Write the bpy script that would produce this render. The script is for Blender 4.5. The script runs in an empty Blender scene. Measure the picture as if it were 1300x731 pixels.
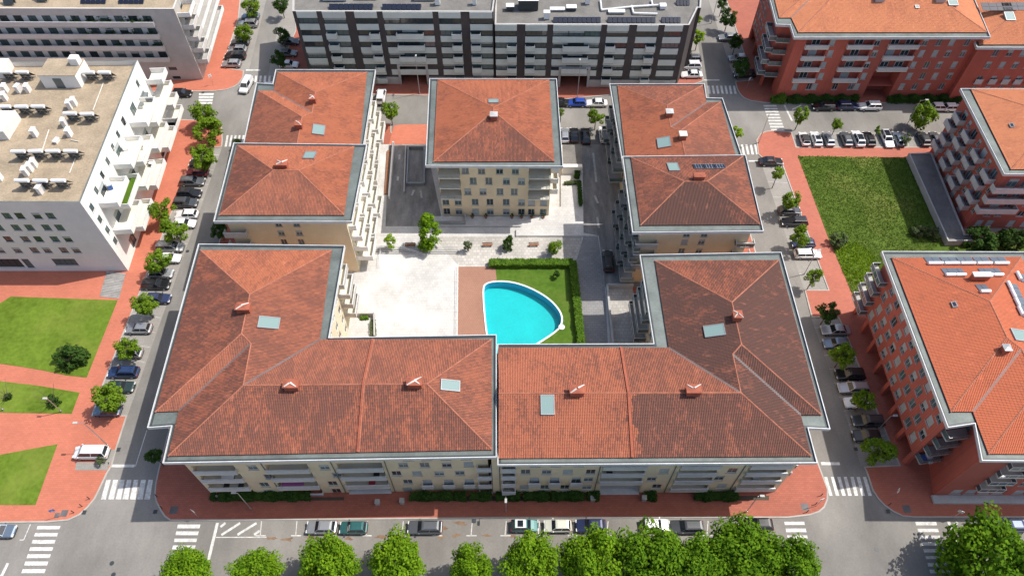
import bpy, math, random
from mathutils import Vector, Matrix
random.seed(7)
S = bpy.context.scene
COL = S.collection
R = math.radians

# ------------------------------------------------------------------ camera, world, sun, exposure
H = 106.0                      # flying height of the camera (m)
FPX, PITCH, CX, CY = 921.0, R(53.9), 650.0, 365.5
cam = bpy.data.cameras.new('camera')
cam.sensor_width = 36.0
cam.lens = FPX / 1300 * 36
cam.clip_start, cam.clip_end = 1.0, 3000.0
camo = bpy.data.objects.new('camera', cam)
camo.location = (0, 0, H)
camo.rotation_euler = (R(90) - PITCH, 0, 0)
COL.objects.link(camo)
S.camera = camo

SUN_EL, SUN_AZ = R(56.3), R(74.5)      # azimuth clockwise from +Y
w = bpy.data.worlds.new('World'); S.world = w; w.use_nodes = True
nt = w.node_tree
sky = nt.nodes.new('ShaderNodeTexSky'); sky.sky_type = 'NISHITA'
sky.dust_density = 2.5; sky.sun_disc = False; sky.sun_elevation = SUN_EL; sky.sun_rotation = SUN_AZ
bg = nt.nodes['Background']; bg.inputs[1].default_value = 0.13
nt.links.new(sky.outputs[0], bg.inputs[0])
sl = bpy.data.lights.new('sun', 'SUN'); sl.energy = 3.5; sl.angle = R(0.5); sl.color = (1.0, 0.955, 0.89)
so = bpy.data.objects.new('sun', sl)
sd = Vector((math.sin(SUN_AZ) * math.cos(SUN_EL), math.cos(SUN_AZ) * math.cos(SUN_EL), math.sin(SUN_EL)))
so.rotation_euler = sd.to_track_quat('Z', 'Y').to_euler(); so.location = sd * 300
COL.objects.link(so)
S.view_settings.view_transform = 'Standard'; S.view_settings.look = 'None'
S.view_settings.exposure = 0.48; S.view_settings.gamma = 1.0; S.view_settings.use_curve_mapping = False

# ------------------------------------------------------------------ survey helpers (calibrated photo point -> ground plan)
_f = Vector((0, math.cos(PITCH), -math.sin(PITCH))); _u = Vector((0, math.sin(PITCH), math.cos(PITCH)))
CAM = Vector((0, 0, H))
def ray(px, py):
    return _f * FPX + Vector((1, 0, 0)) * (px - CX) - _u * (py - CY)
def G(px, py, z=0.0):
    d = ray(px, py); t = (z - H) / d.z
    p = CAM + d * t
    return Vector((p.x, p.y, z))
def pxm(p):                     # photo pixels per metre at a place
    return FPX / ((Vector(p) - CAM).dot(_f))
def GP(pts, z=0.0):
    return [G(a, b, z) for a, b in pts]

# ------------------------------------------------------------------ materials
MATS = {}
def nodes_of(name):
    m = bpy.data.materials.new(name); m.use_nodes = True
    n = m.node_tree; b = n.nodes['Principled BSDF']
    return m, n, b
def mat(name, col, rough=0.7, var=0.12, scale=3.0, metal=0.0, bump=0.0, col2=None, fine=0.0, spec=0.4, stretch=None):
    if name in MATS: return MATS[name]
    m, n, b = nodes_of(name)
    L = n.links
    b.inputs['Roughness'].default_value = rough; b.inputs['Metallic'].default_value = metal
    b.inputs['Specular IOR Level'].default_value = spec
    geo = n.nodes.new('ShaderNodeNewGeometry')
    src = geo.outputs['Position']
    if stretch:
        vm = n.nodes.new('ShaderNodeVectorMath'); vm.operation = 'MULTIPLY'; vm.inputs[1].default_value = stretch
        L.new(src, vm.inputs[0]); src = vm.outputs[0]
    nz = n.nodes.new('ShaderNodeTexNoise'); nz.inputs['Scale'].default_value = scale / 10; nz.inputs['Detail'].default_value = 8
    nz.inputs['Roughness'].default_value = 0.65
    L.new(src, nz.inputs['Vector'])
    c2 = col2 or tuple(c * (1 - 2.2 * var) for c in col)
    rmp = n.nodes.new('ShaderNodeValToRGB')
    rmp.color_ramp.elements[0].position = 0.33; rmp.color_ramp.elements[1].position = 0.67
    rmp.color_ramp.elements[0].color = (*c2, 1); rmp.color_ramp.elements[1].color = (*[min(1, c * (1 + var * .6)) for c in col], 1)
    L.new(nz.outputs['Fac'], rmp.inputs[0]); out = rmp.outputs[0]
    if fine:
        n2 = n.nodes.new('ShaderNodeTexNoise'); n2.inputs['Scale'].default_value = 3.5; n2.inputs['Detail'].default_value = 3
        L.new(geo.outputs['Position'], n2.inputs['Vector'])
        mp = n.nodes.new('ShaderNodeMapRange'); mp.inputs[1].default_value = .3; mp.inputs[2].default_value = .7
        mp.inputs[3].default_value = 1 - fine; mp.inputs[4].default_value = 1 + fine
        L.new(n2.outputs['Fac'], mp.inputs[0])
        mx = n.nodes.new('ShaderNodeVectorMath'); mx.operation = 'SCALE'
        L.new(out, mx.inputs[0]); L.new(mp.outputs[0], mx.inputs['Scale']); out = mx.outputs[0]
    L.new(out, b.inputs['Base Color'])
    if bump:
        bp = n.nodes.new('ShaderNodeBump'); bp.inputs['Strength'].default_value = bump; bp.inputs['Distance'].default_value = 0.05
        n3 = n.nodes.new('ShaderNodeTexNoise'); n3.inputs['Scale'].default_value = 6; L.new(geo.outputs['Position'], n3.inputs['Vector'])
        L.new(n3.outputs['Fac'], bp.inputs['Height']); L.new(bp.outputs[0], b.inputs['Normal'])
    MATS[name] = m
    return m
def paving(name, col, joint, bw, bh, mort=0.04, var=0.25, blot=0.2, rot=0.0, rough=.75):
    """slabs or setts: brick texture in ground metres over a blotchy base"""
    if name in MATS: return MATS[name]
    m, n, b = nodes_of(name); L = n.links
    b.inputs['Roughness'].default_value = rough; b.inputs['Specular IOR Level'].default_value = .3
    geo = n.nodes.new('ShaderNodeNewGeometry')
    mp = n.nodes.new('ShaderNodeMapping'); mp.inputs['Rotation'].default_value = (0, 0, rot); L.new(geo.outputs['Position'], mp.inputs[0])
    br = n.nodes.new('ShaderNodeTexBrick'); L.new(mp.outputs[0], br.inputs['Vector'])
    br.inputs['Scale'].default_value = 1; br.inputs['Brick Width'].default_value = bw; br.inputs['Row Height'].default_value = bh
    br.inputs['Mortar Size'].default_value = mort; br.inputs['Bias'].default_value = 0
    br.inputs['Color1'].default_value = (*col, 1); br.inputs['Color2'].default_value = (*[c * (1 - var) for c in col], 1)
    br.inputs['Mortar'].default_value = (*joint, 1)
    nz = n.nodes.new('ShaderNodeTexNoise'); nz.inputs['Scale'].default_value = .16; nz.inputs['Detail'].default_value = 9; nz.inputs['Roughness'].default_value = .7
    L.new(geo.outputs['Position'], nz.inputs['Vector'])
    r = n.nodes.new('ShaderNodeMapRange'); r.inputs[1].default_value = .3; r.inputs[2].default_value = .7
    r.inputs[3].default_value = 1 - blot; r.inputs[4].default_value = 1 + blot * .5
    L.new(nz.outputs['Fac'], r.inputs[0])
    sc = n.nodes.new('ShaderNodeVectorMath'); sc.operation = 'SCALE'; L.new(br.outputs[0], sc.inputs[0]); L.new(r.outputs[0], sc.inputs['Scale'])
    L.new(sc.outputs[0], b.inputs['Base Color'])
    MATS[name] = m; return m
def tilemat(name, fresh, old, amount, channel_dark=.38):
    """clay tiles: single-tile colour changes, weathering running down the slope (uv = metres along eave / up slope)"""
    m, n, b = nodes_of(name); L = n.links
    b.inputs['Roughness'].default_value = .8; b.inputs['Specular IOR Level'].default_value = .25
    uv = n.nodes.new('ShaderNodeUVMap')
    geo = n.nodes.new('ShaderNodeNewGeometry')
    # per tile random
    sn = n.nodes.new('ShaderNodeVectorMath'); sn.operation = 'SNAP'; sn.inputs[1].default_value = (.24, .45, 1); L.new(uv.outputs[0], sn.inputs[0])
    wn = n.nodes.new('ShaderNodeTexWhiteNoise'); L.new(sn.outputs[0], wn.inputs['Vector'])
    st = n.nodes.new('ShaderNodeVectorMath'); st.operation = 'MULTIPLY'; st.inputs[1].default_value = (.9, .22, 1); L.new(uv.outputs[0], st.inputs[0])
    n1 = n.nodes.new('ShaderNodeTexNoise'); n1.inputs['Scale'].default_value = .9; n1.inputs['Detail'].default_value = 6; n1.inputs['Roughness'].default_value = .7
    L.new(st.outputs[0], n1.inputs['Vector'])
    n2 = n.nodes.new('ShaderNodeTexNoise'); n2.inputs['Scale'].default_value = .13; n2.inputs['Detail'].default_value = 7; n2.inputs['Roughness'].default_value = .72; L.new(geo.outputs['Position'], n2.inputs['Vector'])
    a1 = n.nodes.new('ShaderNodeMath'); a1.operation = 'ADD'; L.new(n1.outputs['Fac'], a1.inputs[0]); L.new(n2.outputs['Fac'], a1.inputs[1])
    a2 = n.nodes.new('ShaderNodeMath'); a2.operation = 'MULTIPLY_ADD'; L.new(wn.outputs['Value'], a2.inputs[0]); a2.inputs[1].default_value = .28; L.new(a1.outputs[0], a2.inputs[2])
    mr = n.nodes.new('ShaderNodeMapRange'); L.new(a2.outputs[0], mr.inputs[0])
    mr.inputs[1].default_value = 1.46 - amount; mr.inputs[2].default_value = 1.80 - amount
    st.inputs[1].default_value = (.7, .26, 1)
    mx = n.nodes.new('ShaderNodeMix'); mx.data_type = 'RGBA'; L.new(mr.outputs[0], mx.inputs['Factor'])
    mx.inputs[6].default_value = (*fresh, 1); mx.inputs[7].default_value = (*old, 1)
    # darker stripes along the channels between the rows of cover tiles
    sx = n.nodes.new('ShaderNodeSeparateXYZ'); L.new(uv.outputs[0], sx.inputs[0])
    md = n.nodes.new('ShaderNodeMath'); md.operation = 'PINGPONG'; md.inputs[1].default_value = .12; L.new(sx.outputs[0], md.inputs[0])
    gm_ = n.nodes.new('ShaderNodeMapRange'); gm_.inputs[1].default_value = .02; gm_.inputs[2].default_value = .075; gm_.inputs[3].default_value = channel_dark; gm_.inputs[4].default_value = 0; L.new(md.outputs[0], gm_.inputs[0])
    mg = n.nodes.new('ShaderNodeMix'); mg.data_type = 'RGBA'; L.new(gm_.outputs[0], mg.inputs[0]); L.new(mx.outputs[2], mg.inputs[6]); mg.inputs[7].default_value = (*[c * .62 for c in old], 1); mx = mg
    # pale lichen flecks
    n4 = n.nodes.new('ShaderNodeTexNoise'); n4.inputs['Scale'].default_value = 1.6; n4.inputs['Detail'].default_value = 4; L.new(st.outputs[0], n4.inputs['Vector'])
    mr4 = n.nodes.new('ShaderNodeMapRange'); L.new(n4.outputs['Fac'], mr4.inputs[0]); mr4.inputs[1].default_value = .62; mr4.inputs[2].default_value = .74; mr4.inputs[4].default_value = .55
    mx2 = n.nodes.new('ShaderNodeMix'); mx2.data_type = 'RGBA'; L.new(mr4.outputs[0], mx2.inputs['Factor']); L.new(mx.outputs[2], mx2.inputs[6])
    mx2.inputs[7].default_value = (*[min(1, c * 1.25 + .02) for c in fresh], 1)
    L.new(mx2.outputs[2], b.inputs['Base Color'])
    MATS[name] = m; return m
def leafmat(name, c1, c2, trans=.25):
    m, n, b = nodes_of(name); L = n.links
    geo = n.nodes.new('ShaderNodeNewGeometry')
    nz = n.nodes.new('ShaderNodeTexNoise'); nz.inputs['Scale'].default_value = .5; L.new(geo.outputs['Position'], nz.inputs['Vector'])
    ad = n.nodes.new('ShaderNodeMath'); ad.operation = 'ADD'; L.new(geo.outputs['Random Per Island'], ad.inputs[0]); L.new(nz.outputs['Fac'], ad.inputs[1])
    mr = n.nodes.new('ShaderNodeMapRange'); mr.inputs[1].default_value = .35; mr.inputs[2].default_value = 1.25; L.new(ad.outputs[0], mr.inputs[0])
    mx = n.nodes.new('ShaderNodeMix'); mx.data_type = 'RGBA'; L.new(mr.outputs[0], mx.inputs['Factor'])
    mx.inputs[6].default_value = (*c1, 1); mx.inputs[7].default_value = (*c2, 1)
    L.new(mx.outputs[2], b.inputs['Base Color']); b.inputs['Roughness'].default_value = .75; b.inputs['Specular IOR Level'].default_value = .06
    tr = n.nodes.new('ShaderNodeBsdfTranslucent'); L.new(mx.outputs[2], tr.inputs[0])
    ms = n.nodes.new('ShaderNodeMixShader'); ms.inputs[0].default_value = trans
    L.new(b.outputs[0], ms.inputs[1]); L.new(tr.outputs[0], ms.inputs[2]); L.new(ms.outputs[0], n.nodes['Material Output'].inputs[0])
    MATS[name] = m; return m
def lawnmat(name, c1, c2, dry, drya=.5, scale=.12):
    m, n, b = nodes_of(name); L = n.links
    geo = n.nodes.new('ShaderNodeNewGeometry')
    a = n.nodes.new('ShaderNodeTexNoise'); a.inputs['Scale'].default_value = scale; a.inputs['Detail'].default_value = 8; a.inputs['Roughness'].default_value = .75; L.new(geo.outputs['Position'], a.inputs['Vector'])
    c = n.nodes.new('ShaderNodeTexNoise'); c.inputs['Scale'].default_value = 1.6; c.inputs['Detail'].default_value = 4; L.new(geo.outputs['Position'], c.inputs['Vector'])
    ad = n.nodes.new('ShaderNodeMath'); ad.operation = 'MULTIPLY_ADD'; L.new(c.outputs['Fac'], ad.inputs[0]); ad.inputs[1].default_value = .5; L.new(a.outputs['Fac'], ad.inputs[2])
    mr = n.nodes.new('ShaderNodeMapRange'); mr.inputs[1].default_value = .55; mr.inputs[2].default_value = .95; L.new(ad.outputs[0], mr.inputs[0])
    mx = n.nodes.new('ShaderNodeMix'); mx.data_type = 'RGBA'; L.new(mr.outputs[0], mx.inputs['Factor']); mx.inputs[6].default_value = (*c1, 1); mx.inputs[7].default_value = (*c2, 1)
    d = n.nodes.new('ShaderNodeTexNoise'); d.inputs['Scale'].default_value = scale * .7; d.inputs['Detail'].default_value = 7; pass
    d.noise_dimensions = '4D'; d.inputs['W'].default_value = 3; L.new(geo.outputs['Position'], d.inputs['Vector'])
    m4 = n.nodes.new('ShaderNodeMapRange'); m4.inputs[1].default_value = .52; m4.inputs[2].default_value = .72; m4.inputs[4].default_value = drya; L.new(d.outputs['Fac'], m4.inputs[0])
    m2 = n.nodes.new('ShaderNodeMix'); m2.data_type = 'RGBA'; L.new(m4.outputs[0], m2.inputs['Factor']); L.new(mx.outputs[2], m2.inputs[6]); m2.inputs[7].default_value = (*dry, 1)
    L.new(m2.outputs[2], b.inputs['Base Color']); b.inputs['Roughness'].default_value = .9; b.inputs['Specular IOR Level'].default_value = .1
    MATS[name] = m; return m
def glass(name, col, rough=.08):
    m, n, b = nodes_of(name)
    b.inputs['Base Color'].default_value = (*col, 1); b.inputs['Roughness'].default_value = rough
    b.inputs['Specular IOR Level'].default_value = .8 if rough < .3 else .35
    MATS[name] = m; return m
def paint(name, col, metal=.25):
    m, n, b = nodes_of(name)
    b.inputs['Base Color'].default_value = (*col, 1); b.inputs['Metallic'].default_value = metal
    b.inputs['Roughness'].default_value = .35; b.inputs['Coat Weight'].default_value = .7; b.inputs['Coat Roughness'].default_value = .06
    MATS[name] = m; return m

M = MATS
mat('asphalt', (.248, .233, .210), .88, .17, .9, fine=.07, stretch=(1, .5, 1))
mat('soil', (.20, .17, .13), .95, .15, 2)
paving('bay_setts', (.335, .315, .285), (.25, .235, .21), .3, .3, .03, .12, .16)
paving('red_setts', (.53, .175, .108), (.44, .145, .09), .62, .31, .03, .12, .13)
paving('red_setts_cool', (.40, .128, .083), (.31, .10, .066), .62, .31, .035, .17, .16)
paving('red_setts_mid', (.46, .148, .096), (.37, .12, .078), .62, .31, .03, .13, .15)
paving('white_slabs', (.62, .605, .575), (.50, .485, .46), .6, .6, .03, .10, .30)
paving('white_cobbles', (.53, .505, .46), (.40, .375, .335), .7, .7, .07, .2, .34)
paving('grey_slabs', (.30, .295, .29), (.22, .215, .21), .8, .5, .05, .16, .22)
paving('terracotta_slabs', (.36, .19, .13), (.28, .15, .105), .4, .4, .03, .1, .12)
mat('ramp_asphalt', (.27, .26, .245), .85, .2, 3, fine=.1, stretch=(2, .5, 1))
mat('kerbstone', (.42, .40, .36), .8, .1, 4)
mat('road_paint', (.66, .65, .61), .7, .14, 12, fine=.18)
mat('worn_paint', (.50, .49, .46), .8, .12, 8, fine=.12)
lawnmat('lawn', (.075, .120, .011), (.145, .225, .026), (.22, .235, .05), .5, .14)
lawnmat('meadow', (.050, .090, .012), (.105, .155, .026), (.24, .21, .07), .6, .13)
lawnmat('pool_lawn', (.055, .115, .012), (.095, .165, .022), (.15, .17, .04), .35, .2)
mat('timber_deck', (.34, .33, .31), .8, .15, 6, fine=.1)
mat('cream_wall', (.76, .615, .405), .85, .06, 2, fine=.03)
mat('cream_wall_pale', (.70, .62, .45), .85, .06, 2, fine=.03)
mat('white_wall', (.82, .80, .76), .8, .04, 2, fine=.02)
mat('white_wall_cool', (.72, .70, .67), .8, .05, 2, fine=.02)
mat('deck_tiles', (.74, .71, .60), .8, .05, 3)
mat('grey_wall', (.50, .47, .43), .8, .08, 2, fine=.03)
mat('pale_band', (.62, .59, .54), .8, .06, 2, fine=.02)
mat('dark_brick', (.075, .063, .062), .8, .12, 4, fine=.08)
mat('mint_panel', (.60, .65, .61), .6, .05, 3)
paving('red_brick', (.52, .128, .086), (.40, .11, .078), .5, .2, .04, .12, .12)
mat('gutter_metal', (.165, .19, .176), .65, .16, 3, metal=.25, fine=.08)
mat('gutter_dark', (.045, .055, .058), .5, .1, 3)
mat('white_metal', (.78, .78, .77), .4, .03, 3)
mat('rim_metal', (.60, .61, .60), .5, .10, 8)
mat('fascia_white', (.62, .62, .60), .55, .05, 5)
mat('grey_metal', (.33, .35, .36), .45, .08, 3, metal=.5)
mat('light_concrete', (.46, .45, .43), .8, .08, 4, fine=.05)
mat('balcony_grey', (.56, .555, .54), .7, .08, 3, fine=.05)
mat('roof_gravel', (.37, .295, .205), .92, .12, 3, fine=.16)
mat('roof_grey', (.19, .18, .165), .9, .14, 2.5, fine=.12)
mat('chimney_clay', (.36, .105, .06), .85, .15, 9)
mat('mortar_white', (.66, .64, .58), .85, .15, 9)
mat('ridge_clay', (.40, .15, .09), .8, .15, 9, fine=.1)
mat('valley_lead', (.14, .13, .13), .6, .15, 5)
mat('hedge_soil', (.09, .07, .05), .95)
mat('bark', (.13, .10, .075), .9, .15, 20)
mat('tyre', (.02, .02, .021), .8)
mat('rim', (.45, .46, .47), .35, metal=.8)
mat('trim', (.03, .03, .032), .5)
mat('steel', (.5, .51, .52), .35, metal=.7)
mat('pvc', (.55, .60, .60), .4)
mat('bench_wood', (.30, .13, .06), .7, .15, 20)
mat('blue_sign', (.03, .14, .5), .5)
mat('terracotta_pot', (.35, .14, .08), .8)
mat('awning_purple', (.30, .08, .22), .8); mat('cloth_red', (.45, .04, .06), .8); mat('cloth_blue', (.07, .16, .45), .8)
glass('window_glass', (.030, .045, .050)); glass('window_teal', (.085, .125, .13), .12)
glass('car_glass', (.015, .02, .028), .04); glass('skylight_glass', (.20, .29, .275), .45); glass('panel_dark', (.012, .018, .038), .4)
glass('lamp_glass', (.7, .7, .68), .1); glass('tail_red', (.35, .01, .01), .2)
mat('frame_grey', (.45, .46, .45), .5, .05, 5)
mat('shutter', (.42, .45, .44), .6, .1, 6); mat('shutter_dark', (.17, .19, .19), .6)
mat('pool_tile', (.02, .50, .50), .5, .05, 2, fine=.05); mat('pool_wall', (.05, .42, .62), .5, .05, 3)
mat('coping', (.80, .80, .78), .6, .04, 4)
mat('panel_blue', (.115, .14, .175), .4, .05, 3, metal=.2)
leafmat('leaf_bright', (.045, .120, .006), (.165, .285, .012), .24)
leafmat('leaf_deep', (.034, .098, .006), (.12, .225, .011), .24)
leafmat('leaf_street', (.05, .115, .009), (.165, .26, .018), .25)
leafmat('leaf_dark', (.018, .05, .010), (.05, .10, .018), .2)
leafmat('leaf_hedge', (.045, .115, .012), (.11, .20, .02), .2)
leafmat('leaf_lime', (.12, .24, .01), (.25, .38, .02), .3)
leafmat('leaf_olive', (.05, .085, .03), (.11, .14, .06), .2)
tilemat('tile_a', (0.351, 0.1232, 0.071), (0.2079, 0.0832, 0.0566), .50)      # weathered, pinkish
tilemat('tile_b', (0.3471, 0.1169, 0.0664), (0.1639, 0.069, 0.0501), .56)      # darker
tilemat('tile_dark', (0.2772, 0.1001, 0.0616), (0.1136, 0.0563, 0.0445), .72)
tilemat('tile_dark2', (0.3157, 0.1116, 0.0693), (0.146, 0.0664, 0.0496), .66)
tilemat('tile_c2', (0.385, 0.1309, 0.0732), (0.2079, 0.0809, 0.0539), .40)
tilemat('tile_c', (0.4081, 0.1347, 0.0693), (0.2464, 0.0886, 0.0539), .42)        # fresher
tilemat('tile_new', (.54, .155, .075), (.42, .13, .07), .34, .5)       # newest
tilemat('tile_peach', (.62, .245, .12), (.48, .18, .095), .36, .45)

# ------------------------------------------------------------------ mesh helpers
class MB:
    def __init__(s): s.v, s.f, s.m, s.uv = [], [], [], None
    def face(s, pts, m=0, uv=None):
        k = len(s.v); s.v.extend([tuple(p) for p in pts]); s.f.append(tuple(range(k, k + len(pts)))); s.m.append(m)
        if uv is not None:
            if s.uv is None: s.uv = {}
            s.uv[len(s.f) - 1] = uv
    def prism(s, poly, z0, z1, m=0, mside=None, bottom=False, top=True):
        """poly: list of xy (any winding)"""
        P = [(p[0], p[1]) for p in poly]
        ar = sum(P[i][0] * P[(i + 1) % len(P)][1] - P[(i + 1) % len(P)][0] * P[i][1] for i in range(len(P)))
        if ar < 0: P.reverse()
        ms = m if mside is None else mside
        if top: s.face([(x, y, z1) for x, y in P], m)
        if bottom: s.face([(x, y, z0) for x, y in reversed(P)], ms)
        for i in range(len(P)):
            a, b = P[i], P[(i + 1) % len(P)]
            s.face([(a[0], a[1], z0), (b[0], b[1], z0), (b[0], b[1], z1), (a[0], a[1], z1)], ms)
    def box(s, x0, x1, y0, y1, z0, z1, m=0):
        s.prism([(x0, y0), (x1, y0), (x1, y1), (x0, y1)], z0, z1, m, bottom=True)
    def hexa(s, c, m=0):
        """c: 8 corners, bottom ring 0-3 (ccw from above), top ring 4-7"""
        for q in ((3, 2, 1, 0), (4, 5, 6, 7), (0, 1, 5, 4), (1, 2, 6, 5), (2, 3, 7, 6), (3, 0, 4, 7)):
            s.face([c[i] for i in q], m)
    def tube(s, p, q, r, n=6, m=0, r2=None, cap=True):
        p, q = Vector(p), Vector(q); d = (q - p)
        if d.length < 1e-6: return
        d.normalize(); a = d.orthogonal().normalized(); b = d.cross(a); r2 = r if r2 is None else r2
        A = [p + (a * math.cos(t) + b * math.sin(t)) * r for t in [2 * math.pi * i / n for i in range(n)]]
        B = [q + (a * math.cos(t) + b * math.sin(t)) * r2 for t in [2 * math.pi * i / n for i in range(n)]]
        for i in range(n):
            j = (i + 1) % n; s.face([A[i], A[j], B[j], B[i]], m)
        if cap: s.face(B, m); s.face(list(reversed(A)), m)
    def mesh(s, name, mats, smooth=False):
        me = bpy.data.meshes.new(name); me.from_pydata(s.v, [], s.f)
        for k in mats: me.materials.append(M[k])
        if any(s.m): me.polygons.foreach_set('material_index', s.m)
        if s.uv is not None:
            ul = me.uv_layers.new(name='UVMap'); arr = [0.0] * (2 * len(me.loops)); li = 0
            for fi, f in enumerate(s.f):
                u = s.uv.get(fi)
                for k in range(len(f)):
                    if u: arr[2 * (li + k)], arr[2 * (li + k) + 1] = u[k]
                li += len(f)
            ul.data.foreach_set('uv', arr)
        if smooth: me.polygons.foreach_set('use_smooth', [True] * len(me.polygons))
        me.update(); return me
    def build(s, name, mats, parent=None, smooth=False):
        if not s.f: return None
        a_ = parent
        while a_ is not None and not a_.get('_w', 0): a_ = a_.parent
        if a_ is not None:
            o0 = a_.location; s.v = [(a - o0.x, b - o0.y, c - o0.z) for a, b, c in s.v]
        return link(name, s.mesh(name, mats, smooth), parent)
def link(name, data, parent=None, loc=None, rz=0.0):
    o = bpy.data.objects.new(name, data); COL.objects.link(o)
    if parent is not None: o.parent = parent
    if loc is not None: o.location = loc
    if rz: o.rotation_euler = (0, 0, rz)
    return o
def tag(o, label=None, cat=None, group=None, kind=None):
    if label: o['label'] = label
    if cat: o['category'] = cat
    if group: o['group'] = group
    if kind: o['kind'] = kind
    return o
def thing(name, label, cat, loc=(0, 0, 0), rz=0.0, group=None, world=False):
    o = link(name, None, None, loc, rz); tag(o, label, cat, group)
    o.empty_display_size = .5
    if world: o['_w'] = 1      # children are given in world coordinates
    return o
def struct(name, mb, mats, parent=None):
    o = mb.build(name, mats, parent)
    if parent is None: o['kind'] = 'structure'
    return o
def inset(poly, d):
    """offset a ccw polygon inwards by d (number or one per edge)"""
    n = len(poly); D = d if isinstance(d, (list, tuple)) else [d] * n
    P = [Vector((p[0], p[1])) for p in poly]; L = []
    for i in range(n):
        a, b = P[i], P[(i + 1) % n]; t = (b - a).normalized(); nn = Vector((-t.y, t.x))
        L.append((a + nn * D[i], t))
    out = []
    for i in range(n):
        (a, t), (c, s_) = L[i - 1], L[i]
        cr = t.x * s_.y - t.y * s_.x
        if abs(cr) < 1e-6: out.append(c); continue
        k = ((c.x - a.x) * s_.y - (c.y - a.y) * s_.x) / cr
        out.append(a + t * k)
    return out

# ------------------------------------------------------------------ ground, streets, pavements
from mathutils.geometry import delaunay_2d_cdt
PO = [(612.6, 366), (615, 361.5), (622, 358.2), (635, 357), (648, 358), (660, 360.8), (673, 365.5), (688, 373.2), (699, 381), (706.5, 388.5), (712, 396), (714.5, 403), (714.6, 409), (712.5, 416), (706, 422.5), (698.5, 428), (686, 436), (668, 447), (650, 455), (632, 455), (622, 448), (617.5, 430), (614.5, 405), (612.6, 380)]
def smooth(P, k=2):
    for _ in range(k):
        Q = []
        for i in range(len(P)):
            a, b = P[i], P[(i + 1) % len(P)]; Q += [a.lerp(b, .25), a.lerp(b, .75)]
        P = Q
    return P
POOL = [Vector(p[:2]) for p in smooth([G(a, b) for a, b in PO])][::-1]
HOLE = inset(POOL, .2)
def in_poly(x, y, P):
    c = False
    for i in range(len(P)):
        a, b = P[i], P[i - 1]
        if (a.y > y) != (b.y > y) and x < (b.x - a.x) * (y - a.y) / (b.y - a.y) + a.x: c = not c
    return c
def cut_pool(g, pts, z, m=0):
    """a level sheet with the pool's outline cut out of it"""
    A = [Vector((p[0], p[1])) for p in pts]; n = len(A); k = len(HOLE)
    vs, es, fs, _, _, _ = delaunay_2d_cdt(A + HOLE, [(i, (i + 1) % n) for i in range(n)] + [(n + i, n + (i + 1) % k) for i in range(k)], [], 0, 1e-5)
    for f in fs:
        c = sum((vs[i] for i in f), Vector((0, 0))) / len(f)
        if in_poly(c.x, c.y, A) and not in_poly(c.x, c.y, HOLE):
            p = [(vs[i].x, vs[i].y, z) for i in f]
            ar = (p[1][0] - p[0][0]) * (p[2][1] - p[0][1]) - (p[2][0] - p[0][0]) * (p[1][1] - p[0][1])
            g.face(p if ar > 0 else p[::-1], m)
g = MB(); cut_pool(g, [(-900, -600), (900, -600), (900, 1200), (-900, 1200)], -.03)
struct('ground', g, ['soil'])
g = MB(); cut_pool(g, [(-260, -60), (260, -60), (260, 420), (-260, 420)], 0)
ROAD = struct('road', g, ['asphalt'])

def pavement(name, px, m, top=.12, kerb=True, world=None, hole=False):
    P = world or [G(a, b, 0) for a, b in px]
    P = [(p[0], p[1]) for p in P]
    ar = sum(P[i][0] * P[(i + 1) % len(P)][1] - P[(i + 1) % len(P)][0] * P[i][1] for i in range(len(P)))
    if ar < 0: P.reverse()
    g = MB()
    if kerb:
        Q = inset(P, .22)
        (cut_pool(g, Q, top) if hole else g.face([(q[0], q[1], top) for q in Q], 0))
        for i in range(len(P)):
            j = (i + 1) % len(P)
            g.face([(P[i][0], P[i][1], top), (P[j][0], P[j][1], top), (Q[j][0], Q[j][1], top), (Q[i][0], Q[i][1], top)], 1)
            g.face([(P[i][0], P[i][1], -.01), (P[j][0], P[j][1], -.01), (P[j][0], P[j][1], top), (P[i][0], P[i][1], top)], 1)
    else:
        g.prism(P, -.01, top)
    return struct(name, g, [m, 'kerbstone'])
def sheet(name, px, m, z, parent=None, hole=False):
    g = MB(); P = [G(a, b, 0) for a, b in px]
    ar = sum(P[i].x * P[(i + 1) % len(P)].y - P[(i + 1) % len(P)].x * P[i].y for i in range(len(P)))
    if ar < 0: P.reverse()
    (cut_pool(g, P, z) if hole else g.face([(p.x, p.y, z) for p in P])); o = g.build(name, [m], parent)
    if parent is None: o['kind'] = 'structure'
    return o
# west side: pavement with lawns, parking bays
pavement('pavement', [(-300, 150), (232, 152), (275, 154), (282, 162), (283, 178), (282, 187), (250, 191), (131, 490), (118, 527), (162, 527), (148, 571), (143, 590), (136, 602), (127, 621), (121, 633), (112, 644), (101, 654), (86.5, 660.7), (60, 663), (-300, 667)], 'red_setts')
sheet('parking_bay', [(250, 191), (282, 187), (162, 527), (118, 527), (131, 490)], 'bay_setts', .008)
sheet('lawn', [(-120, 392), (-40, 396), (0, 386), (14, 377), (150, 381.6), (110.7, 479.6), (85, 477), (55, 470.5), (25, 465.5), (0, 462), (-60, 456), (-140, 452)], 'lawn', .165)
sheet('lawn', [(-140, 476), (-50, 480), (0, 484), (50, 490), (101.8, 498.7), (91.6, 525.4), (0, 524), (-150, 523)], 'lawn', .165)
sheet('lawn', [(-150, 614), (-60, 590), (0, 577.6), (40, 570), (73.8, 564), (45.8, 641), (0, 641), (-160, 641)], 'lawn', .165)
sheet('planting_strip', [(97, 587), (139, 587), (137, 597), (96, 597)], 'bay_setts', .135)
sheet('van_bay', [(134, 571), (147.5, 571), (139.5, 593), (137, 587), (128, 587)], 'bay_setts', .135)
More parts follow.
